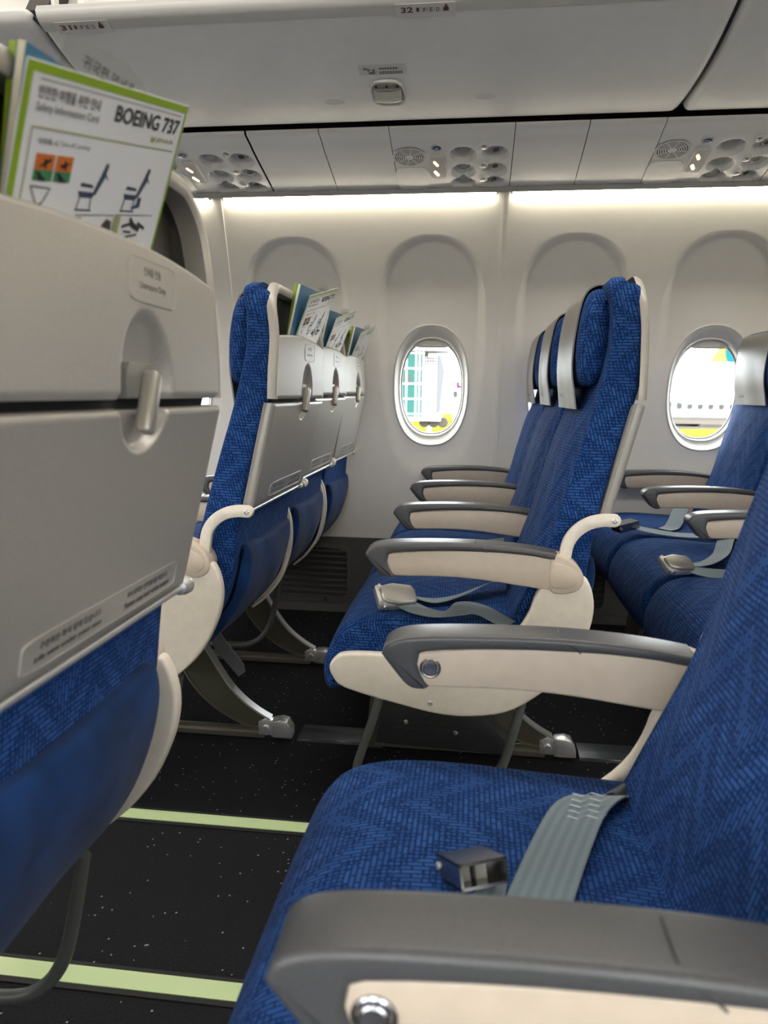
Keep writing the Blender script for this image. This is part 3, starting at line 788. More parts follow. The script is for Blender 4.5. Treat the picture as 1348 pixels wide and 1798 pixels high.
# ================================================================ SEATS
def round_top(ztop, R, hw):
    def wf(z):
        if z <= ztop-R: return 1.0
        q = min(1.0, (z-(ztop-R))/R)
        return (hw-R+R*math.sqrt(max(0.0, 1-q*q)))/hw
    return wf
M_ = {}
def seat_meshes():
    # seat cushion
    p = smooth_poly([(0.165, 0.43), (0.12, 0.446), (0.0, 0.452), (-0.12, 0.457), (-0.195, 0.452), (-0.243, 0.432), (-0.272, 0.390), (-0.285, 0.345), (-0.281, 0.308),
                     (-0.262, 0.297), (-0.20, 0.320), (-0.05, 0.345), (0.10, 0.36), (0.165, 0.375)], 4)
    def crown(x, y, z):
        k = max(0.0, 1-(y/0.238)**2); b = sstep(0.40, 0.45, z)*math.sin(PI*max(0, min(1, (x+0.27)/0.43)))
        return (x-0.006*k*sstep(-0.2, -0.27, x), y, z+(0.010*k)*b)
    M_['cushion'] = MB().extrude(p, -0.2385, 0.2385, 0.026, 5, lin(-0.20, 0.20, 17), fn=crown).mesh('seat_cushion', FABRIC, ang=60, box=True)
    # backrest
    p = [(0.062, 0.42), (0.085, 0.455), (0.104, 0.50), (0.148, 0.605), (0.172, 0.695), (0.195, 0.78), (0.217, 0.858), (0.235, 0.935), (0.2435, 0.985), (0.242, 1.05), (0.2335, 1.085), (0.2385, 1.100),
         (0.252, 1.1065), (0.272, 1.1065), (0.288, 1.096), (0.294, 1.07), (0.297, 1.02), (0.300, 0.93), (0.292, 0.882), (0.267, 0.791), (0.243, 0.690), (0.233, 0.63), (0.226, 0.57), (0.216, 0.51), (0.19, 0.44), (0.14, 0.405), (0.085, 0.40)]
    p = smooth_poly(p, 4)
    front = [(0.42, 0.062), (0.605, 0.148), (0.78, 0.195), (0.858, 0.217), (0.985, 0.2435), (1.1, 0.2385)]
    def bk(x, y, z):
        xf = interp(front, z); k = sstep(0.05, 0.0, x-xf)
        e = max(0.0, 1-(abs(y)/0.195)**3)
        x2 = x-0.020*k*e*sstep(0.44, 0.60, z)*sstep(0.92, 0.80, z)
        # soft vertical draping folds in the cover
        x2 += 0.0014*k*math.sin(y*50+z*8)*sstep(0.45, 0.6, z)*sstep(0.9, 0.75, z)*e
        if abs(y) < 0.2037:
            if z > 0.93: x2 = min(x2, 0.2635)
            elif z > 0.865: x2 = min(x2, 0.2870)
        return (x2, y, z)
    M_['back'] = MB().extrude(p, -0.217, 0.217, 0.014, 4, [-0.2042, -0.2035, -0.190]+lin(-0.175, 0.175, 25)+[0.190, 0.2035, 0.2042], wf=round_top(1.107, 0.050, 0.217), fn=bk).mesh('backrest', FABRIC, ang=60, box=True)
    # headrest and its leather cover
    p = smooth_poly([(0.222, 1.090), (0.240, 1.092), (0.251, 1.06), (0.252, 1.0), (0.249, 0.945), (0.236, 0.918), (0.217, 0.908), (0.200, 0.918), (0.1925, 0.95), (0.192, 1.0), (0.199, 1.05), (0.208, 1.078)], 4)
    M_['head'] = MB().extrude(p, -0.178, 0.178, 0.030, 5, lin(-0.12, 0.12, 7), wf=round_top(1.093, 0.05, 0.178)).mesh('headrest', FABRIC, ang=60, box=True)
    cp = smooth_poly([(0.247, 1.089), (0.240, 1.0955), (0.225, 1.0955), (0.209, 1.086), (0.1985, 1.062), (0.1905, 1.01), (0.1880, 0.965), (0.1895, 0.93), (0.1945, 0.895), (0.1985, 0.864)], 5, False)
    m = MB()
    yy = lin(-0.132, 0.132, 15)
    def cv(i, off):
        def g(y, k):
            x, z = cp[k]; a = cp[min(k+1, len(cp)-1)]; b = cp[max(k-1, 0)]; t = Vector((a[0]-b[0], a[1]-b[1])).normalized()
            nx, nz = -t.y, t.x
            w = 0.0018*math.sin(y*40+k*0.12)*sstep(1.05, 0.9, z)
            return (x+nx*off*-1+w, y, z+nz*off*-1)
        return g
    ks = list(range(len(cp)))
    m.grid(cv(0, 0.0), yy, ks); m.grid(cv(0, 0.003), yy, ks)
    n1 = len(yy); n2 = n1*len(ks)
    def idx(i, j, l): return l*n2+j*n1+i
    ed = []
    for j in range(len(ks)-1):
        for i in (0, n1-1): ed.append((idx(i, j, 0), idx(i, j+1, 0), idx(i, j+1, 1), idx(i, j, 1)))
    for i in range(n1-1):
        for j in (0, len(ks)-1): ed.append((idx(i, j, 0), idx(i+1, j, 0), idx(i+1, j, 1), idx(i, j, 1)))
    m.f += ed
    M_['cover'] = m.mesh('headrest_cover', LEATHER, ang=50)
    # upper back shell: rear panel with latch dimple
    LY, LZ = 0.029, 0.889
    def shell_x(y, z):
        x = 0.3115-0.012*sstep(0.99, 1.11, z)-0.0035*((y/0.217)**2)
        return x
    def dimple(y, z, a, b, up):
        dz = (z-LZ) if up else (LZ-z)
        if dz < -0.02: return 0.0
        e = math.hypot((y-LY)/a, max(0, dz)/b)
        return sstep(1.0, 0.80, e)
    ysamp = sorted(set([round(v, 4) for v in lin(-0.206, 0.206, 44)+lin(LY-0.062, LY+0.062, 44)]))
    zs = lin(0.8835, 0.998, 48)
    m = MB()
    lift = lambda y, z: 0.8835+(z-0.8835)*(1+0.115*(1-(y/0.217)**2))
    m.grid(lambda y, z: (shell_x(y, z)-0.004*sstep(0.889, 0.8835, z)-0.017*dimple(y, z, 0.052, 0.066, True)*(0.35+0.65*sstep(0.066, 0.015, z-LZ)), y, lift(y, z)), ysamp, zs)
    lip = [(0.0, 0.0), (-0.0015, 0.003), (-0.005, 0.0045), (-0.0095, 0.003), (-0.011, -0.004), (-0.011, -0.05)]
    m.grid(lambda y, i: (shell_x(y, 0.998)+lip[i][0], y, lift(y, 0.998)+lip[i][1]), ysamp, list(range(6)))
    # flat underside and side returns
    m.grid(lambda y, i: (shell_x(y, 0.8835)-0.004-(0.017*dimple(y, 0.8835, 0.052, 0.066, True) if i == 0 else 0)-[0, 0.014][i], y, 0.8835), ysamp, [0, 1])
    # arched rim round the pocket mouth
    def out_hw(z): return 0.217*round_top(1.107, 0.062, 0.217)(z)
    rim = [(-0.217, 0.8835), (-0.217, 0.91), (-0.217, 0.945), (-0.217, 0.98), (-0.217, 1.0), (-0.217, 1.02), (-0.217, 1.045)]
    for k in range(1, 10):
        a = PI-k*PI/2/9; rim.append((-0.217+0.062+0.062*math.cos(a), 1.045+0.062*math.sin(a)))
    rim += [(-0.10, 1.107), (0, 1.107), (0.10, 1.107)]
    rim += [(-y, z) for y, z in rim[-4::-1]]
    RW = 0.0195
    V = []
    for k, (y, z) in enumerate(rim):
        a = Vector(rim[min(k+1, len(rim)-1)]); b = Vector(rim[max(k-1, 0)]); t = (a-b).normalized(); inn = Vector((t.y, -t.x))
        def pt(d, dx):
            yy_, zz_ = y+inn.x*d, z+inn.y*d
            return (shell_x(max(-0.19, min(0.19, yy_)), zz_)+dx, yy_, zz_)
        V += [pt(-0.0008, -0.016), pt(-0.0008, -0.010), pt(0.003, -0.003), pt(0.008, 0.0), pt(RW-0.005, -0.0005), pt(RW, -0.004), pt(RW+0.001, -0.026)]
    Fc = [(k*7+i, k*7+i+1, (k+1)*7+i+1, (k+1)*7+i) for k in range(len(rim)-1) for i in range(6)]
    Fc += [tuple(range(7)), tuple((len(rim)-1)*7+i for i in range(7))]
    m.add(V, Fc)
    m.v = [(x, y*(1+0.05*sstep(1.0, 0.92, z)), z) for x, y, z in m.v]
    M_['shell'] = m.mesh('back_shell', SILVER, ang=45)
    # dark liner of the mouth
    inn_o = [(-0.2, 0.935)]+[(max(-0.2, min(0.2, y*0.945)), 1.0+(z-1.0)*0.90 if z > 1.0 else z) for y, z in rim[3:-3]]+[(0.2, 0.935)]
    m = MB(); K = len(inn_o)
    m.add([(0.2985 if z < 1.04 else 0.2985-0.06*(z-1.04), y, z) for y, z in inn_o]+[(0.2655, y*0.985, z) for y, z in inn_o], [(i, i+1, K+i+1, K+i) for i in range(K-1)]+[tuple(range(K, 2*K))]+[(0, K, 2*K-1, K-1)])
    M_['liner'] = m.mesh('pocket_liner', LINER, ang=30)
    M_['backing'] = MB().box(0.275, 0.2915, -0.2, 0.2, 0.866, 0.925).mesh('backing_strip', BLACK, False)
    # block behind the latch and the latch
    M_['latch_block'] = MB().extrude([(LY-0.024, 0.884), (LY+0.030, 0.884), (LY+0.030, 0.909), (LY+0.024, 0.915), (LY-0.018, 0.915), (LY-0.024, 0.909)], 0.290, 0.3035, 0.002, 2,
                                     mp=lambda a, t, b: (t, a, b)).mesh('latch_block', mat('latch_block_grey', (0.20, 0.195, 0.18), 0.4, 0.3))
    c, s_ = math.cos(0.38), math.sin(0.38)
    lp = ring_pts(0.0085, 0.029, 5, 28)
    M_['latch'] = MB().extrude([(LY+0.002+a*c+b*s_, 0.8805+b*c-a*s_) for a, b in lp], 0.302, 0.3165, 0.004, 3, mp=lambda a, t, b: (t, a, b)).mesh('tray_latch', mat('latch_pewter', (0.36, 0.34, 0.29), 0.3, 0.4))
    # tray table
    def tray_x(z): return 0.3085-(0.878-z)*0.2176
    zs = [0.6645, 0.6655, 0.668]+lin(0.675, 0.82, 14)+lin(0.825, 0.868, 24)+[0.871, 0.874, 0.8755]
    ysamp = sorted(set([round(v, 4) for v in [-0.209, -0.2085, -0.2065, -0.203, 0.203, 0.2065, 0.2085, 0.209]+lin(-0.198, 0.198, 34)+lin(LY-0.056, LY+0.056, 40)]))
    def edge(y, z):
        d = min(0.209-abs(y), z-0.6645, 0.8755-z); r_ = 0.007
        return 0.0 if d >= r_ else (r_-math.sqrt(max(0, r_*r_-(r_-d)**2)))
    m = MB()
    m.grid(lambda y, z: (tray_x(z)-edge(y, z)-0.011*dimple(y, z, 0.048, 0.055, False), y, z), ysamp, zs)
    m.grid(lambda y, z: (tray_x(z)-0.024+0.3*edge(y, z), y, z), [-0.209, -0.203, 0.203, 0.209], [0.6645, 0.68, 0.868, 0.8755])
    for z in (0.6645, 0.8755):
        m.grid(lambda y, i: (tray_x(z)-[0.007, 0.024][i]+[0, 0.0021][i]-(0.011*dimple(y, z, 0.048, 0.055, False) if i == 0 else 0), y, z), ysamp, [0, 1])
    for s_ in (-1, 1):
        m.grid(lambda i, z: (tray_x(z)-[0.007, 0.0145, 0.016, 0.024][i]+[0, 0, 0, 0.0021][i], (0.209-[0, 0, 0.001, 0][i])*s_, z), [0, 1, 2, 3], [0.6645, 0.68, 0.868, 0.8755])
    m.v = [(x, y*(1.005+0.085*(z-0.6645)/0.211), z) for x, y, z in m.v]
    M_['tray'] = m.mesh('tray_table', TRAYM, ang=40)
    # label plate on the tray, recessed look from its raised rim
    tdir = Vector((0.2176, 0, 1)).normalized(); tn = Vector((1, 0, -0.2176)).normalized()
    M_['tdir'], M_['tn'], M_['tray_x'] = tdir, tn, tray_x
    def tp(y, w, lift=0.0):
        z = 0.671+w*tdir.z; return Vector((tray_x(0.671)+w*tdir.x, y, z))+tn*lift
    M_['tp'] = tp
    pr = [(0.028+a, 0.0195+b) for a, b in ring_pts(0.1425, 0.0150, 9, 72)]
    V = []; K = 72
    for s_, h in ((1.0, 0.0), (0.999, 0.0012), (0.990, 0.0013), (0.988, 0.0005)):
        V += [tp(0.028+(y-0.028)*s_, 0.0195+(w-0.0195)*(s_ if s_ > 0.995 else 0.91), h) for y, w in pr]
    m = MB(); m.add(V, [(q*K+i, q*K+(i+1) % K, (q+1)*K+(i+1) % K, (q+1)*K+i) for q in range(3) for i in range(K)]+[tuple(range(3*K, 4*K))])
    M_['plate'] = m.mesh('label_plate', PLATE, ang=25)
    # notice on the pocket lip
    K = 40; pr = ring_pts(0.0475, 0.0185, 7, K); V = []
    for s_, h in ((1.0, 0.0), (0.995, 0.0008), (0.975, 0.0008), (0.97, 0.0004)): V += [(shell_x(0.03, 0.975)+h+0.0002, 0.045+y*s_, 0.984+z*s_) for y, z in pr]
    m = MB(); m.add(V, [(q*K+i, q*K+(i+1) % K, (q+1)*K+(i+1) % K, (q+1)*K+i) for q in range(3) for i in range(K)]+[tuple(range(3*K, 4*K))])
    M_['lipplate'] = m.mesh('notice_plate', SILVER, ang=25)
    # lower literature pocket in blue cloth
    p = smooth_poly([(0.222, 0.580), (0.232, 0.585), (0.239, 0.581), (0.242, 0.566), (0.241, 0.53), (0.229, 0.475), (0.199, 0.412), (0.155, 0.358), (0.125, 0.345), (0.118, 0.36), (0.15, 0.405), (0.195, 0.465), (0.208, 0.53)], 4)
    def pk(x, y, z):
        k = 1-(y/0.205)**2
        x2 = x+0.009*k*sstep(0.34, 0.45, z)*sstep(0.60, 0.52, z)+0.0022*math.sin(y*33+z*25)*sstep(0.6, 0.55, z)
        return (x2, y, z-0.010*k*sstep(0.56, 0.59, z))
    M_['lpocket'] = MB().extrude(p, -0.176, 0.176, 0.012, 4, lin(-0.155, 0.155, 24), fn=pk).mesh('lower_pocket', POCKET, ang=60)
    # rod and knobs of the tray hinge
    hz = 0.660; hx = tray_x(0.6645)-0.006
    M_['rod'] = MB().tube([(hx, -0.232, hz), (hx, 0.232, hz)], 0.0042, 10).mesh('hinge_rod', METALD)
    M_['knob'] = MB().lathe([(0.005, 0), (0.0085, 0.001), (0.0095, 0.008), (0.011, 0.012), (0.0115, 0.020), (0.009, 0.025), (0.003, 0.027)], (0, 0, 0), (0, 1, 0), 18).mesh('hinge_knob', METALD)
    M_['hx'], M_['hz'] = hx, hz
    # bent arm that carries the tray
    cl = smooth_poly([(0.2615, 0.665), (0.240, 0.6645), (0.219, 0.659), (0.201, 0.648), (0.187, 0.632), (0.179, 0.612), (0.175, 0.575)], 5, False)
    L_, R_ = [], []
    for k, c_ in enumerate(cl):
        a = Vector(cl[min(k+1, len(cl)-1)]); b = Vector(cl[max(k-1, 0)]); t = (a-b).normalized(); w = 0.0118-0.001*k/len(cl)
        L_.append((c_[0]-t.y*w, c_[1]+t.x*w)); R_.append((c_[0]+t.y*w, c_[1]-t.x*w))
    endc = [(cl[0][0]+0.0118*math.cos(a), cl[0][1]+0.0118*math.sin(a)) for a in lin(PI/2-0.1, -PI/2+0.1, 8)]
    arm = endc+(L_[1:] if L_[0][1] < cl[0][1] else R_[1:])+((R_ if L_[0][1] < cl[0][1] else L_)[::-1][:-1])
    M_['tarm'] = MB().extrude(arm, -0.007, 0.007, 0.002, 2).mesh('tray_arm', BEIGE_L, ang=40)
    M_['tscrew'] = MB().lathe([(0.0052, 0), (0.0050, 0.0015), (0.0035, 0.0020), (0.0030, 0.0008), (0.0012, 0.0008)], (0, 0, 0), (0, -1, 0), 16).mesh('screw', METAL)
    # armrests
    cap = smooth_poly([(-0.1965, 0.588), (-0.192, 0.599), (-0.178, 0.6075), (-0.150, 0.6125), (-0.10, 0.6155), (-0.04, 0.6172), (0.02, 0.617), (0.08, 0.6137), (0.125, 0.609), (0.160, 0.6035)], 3, False)
    cap += [(0.157, 0.5905)]+smooth_poly([(0.12, 0.5965), (0.059, 0.6010), (-0.02, 0.6012), (-0.09, 0.5985), (-0.143, 0.5935), (-0.1515, 0.5885)], 2, False)
    cap += smooth_poly([(-0.1535, 0.577), (-0.150, 0.566), (-0.145, 0.557), (-0.1405, 0.5495)], 3, False)+smooth_poly([(-0.145, 0.5466), (-0.157, 0.5466), (-0.166, 0.551), (-0.175, 0.5605), (-0.185, 0.573), (-0.193, 0.583)], 3, False)
    M_['cap'] = MB().extrude(cap, -0.0255, 0.0255, 0.0058, 5).mesh('armrest_cap', CAPM, ang=50)
    body = [(0.175, 0.590), (0.12, 0.599), (0.059, 0.603), (-0.02, 0.603), (-0.09, 0.599), (-0.155, 0.592), (-0.160, 0.577), (-0.156, 0.564), (-0.149, 0.556), (-0.140, 0.5495)]
    body += smooth_poly([(-0.11, 0.5495), (-0.06, 0.5508), (-0.01, 0.5500), (0.04, 0.5460), (0.09, 0.5400), (0.136, 0.5345), (0.172, 0.5295)], 3, False)
    M_['arm'] = MB().extrude(body, -0.0215, 0.0215, 0.004, 3).mesh('armrest', BEIGE, ang=40)
    sp_ = [(0.012+0.016*(k/8)**2, -0.0258*math.cos(PI*k/16)) for k in range(9)]
    yz = [(-0.0258, 0.6015), (-0.0258, 0.607), (-0.0245, 0.6115), (-0.021, 0.6150), (-0.014, 0.6172), (0, 0.6174), (0.014, 0.6172), (0.021, 0.6150), (0.0245, 0.6115), (0.0258, 0.607), (0.0258, 0.6015)]
    pts = [(0.010+0.022*(1-abs(k-5)/5.0)**0.6*0+0.022*sstep(0.6175, 0.6015, z)-0.010*(k == -1), y, z+0.0002) for k, (y, z) in enumerate(yz)]
    M_['seam'] = MB().tube(pts, 0.0009, 6).mesh('cap_seam', BLACKP)
    M_['button'] = MB().lathe([(0.0125, 0), (0.0125, 0.0022), (0.0112, 0.0030), (0.0098, 0.0022), (0.0092, 0.0002), (0.0088, 0.0002), (0.0085, 0.0034), (0.0072, 0.0044), (0.001, 0.0040)], (0, 0, 0), (0, 1, 0), 28).mesh('recline_button', mat('button_steel', (0.40, 0.40, 0.42), 0.22, 0.95), ang=25)
    hub = smooth_poly([(0.150, 0.602), (0.166, 0.600), (0.185, 0.5925), (0.201, 0.5785), (0.2095, 0.561), (0.2075, 0.545), (0.197, 0.5335), (0.176, 0.5275), (0.152, 0.531), (0.146, 0.565)], 4)
    M_['hub'] = MB().extrude(hub, -0.024, 0.024, 0.004, 3).mesh('armrest_hub', BEIGE, ang=40)
    hl = smooth_poly([(0.153, 0.586), (0.172, 0.584), (0.189, 0.576), (0.1985, 0.563), (0.197, 0.549), (0.187, 0.541), (0.170, 0.538), (0.152, 0.541), (0.149, 0.563)], 4)
    M_['hubgroove'] = MB().extrude(hl, -0.0248, 0.0248, 0.0002, 1).mesh('hub_groove', BEIGE)
    hl2 = [(0.1735+(x-0.1735)*0.965, 0.562+(z-0.562)*0.96) for x, z in hl]
    M_['hublid'] = MB().extrude(hl2, -0.0262, 0.0262, 0.0012, 2).mesh('hub_lid', BEIGE, ang=40)
    # aisle side panel
    sp = smooth_poly([(-0.254, 0.380), (-0.238, 0.388), (-0.20, 0.391), (-0.152, 0.3915), (-0.08, 0.393), (-0.01, 0.400), (0.055, 0.418), (0.094, 0.452), (0.115, 0.49), (0.126, 0.525), (0.146, 0.548),
                      (0.205, 0.560), (0.221, 0.549), (0.231, 0.515), (0.2305, 0.48), (0.219, 0.438), (0.192, 0.384), (0.152, 0.337), (0.094, 0.294), (0.038, 0.277), (-0.039, 0.2735), (-0.129, 0.290), (-0.235, 0.317), (-0.259, 0.338), (-0.2665, 0.361)], 3)
    M_['side'] = MB().extrude(sp, -0.011, 0.011, 0.006, 4).mesh('side_panel', BEIGE_L, ang=40)
    rp = [(x, z) for x, z in sp]
    # trim along the lower back edge
    cl = smooth_poly([(0.214, 0.604), (0.226, 0.57), (0.230, 0.52), (0.224, 0.47), (0.205, 0.41), (0.165, 0.355), (0.13, 0.325)], 4, False)
    M_['trim'] = MB().ribbon([(x+0.004, 0, z) for x, z in cl], [(0, 0.008, 0)]*len(cl), 0.006).mesh('side_trim', BEIGE_L, ang=40)
    # mechanism below the recline joint
    m = MB(); m.tube([(0.085, -0.012, 0.405), (0.085, 0.012, 0.405)], 0.012, 12); m.tube([(0.10, 0, 0.44), (0.17, 0, 0.39)], 0.006, 8); m.tube([(0.09, 0, 0.40), (0.13, 0, 0.455)], 0.005, 8)
    M_['mech'] = m.mesh('recline_mechanism', mat('mechanism_dark_metal', (0.05, 0.047, 0.04), 0.4, 0.5), ang=30)
seat_meshes()

PIV = Vector((0.12, 0, 0.43))
def seat(off, yc, aisle, lab, group, recl=0.0, arms=(), letters=True, noarm=False, dx=0.0):
    """aisle: -1/+1 side that carries the outer panel, 0 none; arms: list of (local y, side the button faces or 0)"""
    t = empty('airline_seat', (off, yc, 0)); tag(t, lab, 'seat', group)
    R = Matrix.Rotation(recl, 4, 'Y')
    def rc(o):
        o.location = PIV-(R.to_3x3() @ PIV)+ (R.to_3x3() @ Vector(o.location)); o.location.x += dx; o.rotation_euler = (0, recl, 0); return o
    obj('seat_cushion', M_['cushion'], t)
    rc(obj('backrest', M_['back'], t)); rc(obj('headrest', M_['head'], t))
    c = rc(obj('headrest_cover', M_['cover'], t))
    place_text('JINAIR', 0.052, 0.011, (0.1905, 0.092, 0.885), (0, -1, 0), (-0.16, 0, 1), INKK, c, 0.015)
    sh = rc(obj('back_shell', M_['shell'], t)); obj('pocket_liner', M_['liner'], sh); obj('latch_block', M_['latch_block'], sh); obj('backing_strip', M_['backing'], sh)
    np_ = obj('notice_plate', M_['lipplate'], sh)
    tr = rc(obj('tray_table', M_['tray'], t)); obj('label_plate', M_['plate'], tr)
    la = rc(obj('tray_latch', M_['latch'], t))
    if letters:
        tp = M_['tp']; ax = (0, 1, 0); ay = M_['tdir']
        place_text('구명복은 좌석 밑에 있습니다', 0.094, 0.0070, tp(-0.092, 0.0215, 0.0010), ax, ay, INKK, tr, 0.012)
        place_text('Life vest under your seat', 0.102, 0.0068, tp(-0.096, 0.0110, 0.0010), ax, ay, INKK, tr, 0.012)
        place_text('착석 중에는 안전벨트를 매십시오', 0.094, 0.0070, tp(0.052, 0.0215, 0.0010), ax, ay, INKK, tr, 0.012)
        place_text('Fasten seat belt while seated', 0.102, 0.0068, tp(0.050, 0.0110, 0.0010), ax, ay, INKK, tr, 0.012)
        place_text('인쇄물 전용', 0.034, 0.0075, (0.3121, 0.026, 0.9885), ax, (0, 0, 1), INKK, sh, 0.012)
        place_text('Literature Only', 0.052, 0.0075, (0.3121, 0.018, 0.9755), ax, (0, 0, 1), INKK, sh, 0.012)
    rc(obj('lower_pocket', M_['lpocket'], t))
    rod = rc(obj('hinge_rod', M_['rod'], t))
    for s_ in (-1, 1):
        k = obj('hinge_knob', M_['knob'], rod, loc=(M_['hx'], 0.206*s_, M_['hz']))
        if s_ < 0: k.rotation_euler = (0, 0, PI)
        if s_ < 0: k.location = (M_['hx'], -0.206, M_['hz'])
        if noarm and s_ == aisle: continue
        a = rc(obj('tray_arm', M_['tarm'], t, loc=(0, (0.242 if s_ == aisle else 0.229)*s_, 0)))
        q = obj('screw', M_['tscrew'], a, loc=(0.2615, -0.007, 0.665))
        if s_ != aisle:
            tm = rc(obj('side_trim', M_['trim'], t, loc=(0, 0.222*s_, 0)))
    for ya, face in arms:
        a = obj('armrest', M_['arm'], t, loc=(0, ya, 0)); cp_ = obj('armrest_cap', M_['cap'], a); obj('cap_seam', M_['seam'], cp_)
        if face:
            b = obj('recline_button', M_['button'], a, loc=(-0.1385, 0.0212*face, 0.5735))
            if face < 0: b.rotation_euler = (PI, 0, 0)
        if aisle and ya*aisle > 0:
            h = obj('armrest_hub', M_['hub'], a); obj('hub_groove', M_['hubgroove'], a); obj('hub_lid', M_['hublid'], a)
    if aisle:
        p = obj('side_panel', M_['side'], t, loc=(0, 0.2525*aisle, 0))
        q = obj('screw', M_['tscrew'], p, loc=(-0.067, 0.0105*aisle, 0.297)); 
        if aisle > 0: q.rotation_euler = (PI, 0, 0)
        obj('recline_mechanism', M_['mech'], t, loc=(0, 0.231*aisle, 0))
    return t

AW = 0.243                                    # half spacing of the armrests
OFF31, OFF32, OFF33 = -0.7125, 0.0, 0.7224
OFFC31, OFFC32 = -0.596, 0.097
YD, YE, YF = 0.502, 0.988, 1.475
G31, G32, G33 = 'seats across the aisle in the row seen from behind', 'seats across the aisle in the middle row', 'seats across the aisle in the rearmost row'
seat(OFF31, YD, -1, 'blue seat with silver tray back beside the aisle, in the far row seen from behind', G31, 0.032, [(-AW, 0), (AW, 0)], dx=0.012)
seat(OFF31, YE, 0, 'blue seat with silver tray back between two others, in the far row seen from behind', G31, 0.0, [(AW, 0)])
seat(OFF31, YF, 0, 'blue seat with silver tray back by the wall, in the far row seen from behind', G31, -0.022, [(AW, 0)])
seat(OFF32, YD, -1, 'blue aisle seat with beige side panel and loose belt, across the aisle', G32, 0, [(-AW, 0), (AW, 0)], False)
seat(OFF32, YE, 0, 'blue middle seat behind the aisle seat with the beige side panel', G32, 0, [(AW, 0)], False)
seat(OFF32, YF, 0, 'blue window seat next to the oval window, in the row with the beige side panel', G32, 0, [(AW, 0)], False)
seat(OFF33, YD, -1, 'blue aisle seat of the rearmost far row, mostly behind the near backrest', G33, 0, [(-AW, 0), (AW, 0)], False)
seat(OFF33, YE, 0, 'blue middle seat of the rearmost far row with a buckle lying on its cushion', G33, 0, [(AW, 0)], False)
seat(OFF33, YF, 0, 'blue window seat of the rearmost far row, grey headrest cover against the window', G33, -0.02, [(AW, 0)], False)
seat(OFFC32, -YD, 1, 'blue near-side aisle seat with open metal buckle on its cushion', 'near seats', 0, [(AW, -1), (-AW, -1)], False)
seat(OFFC31, -YD, 1, 'large silver-backed seat ahead of the camera with safety card in its pocket', 'near seats', 0, [(AW, -1)], True, True)

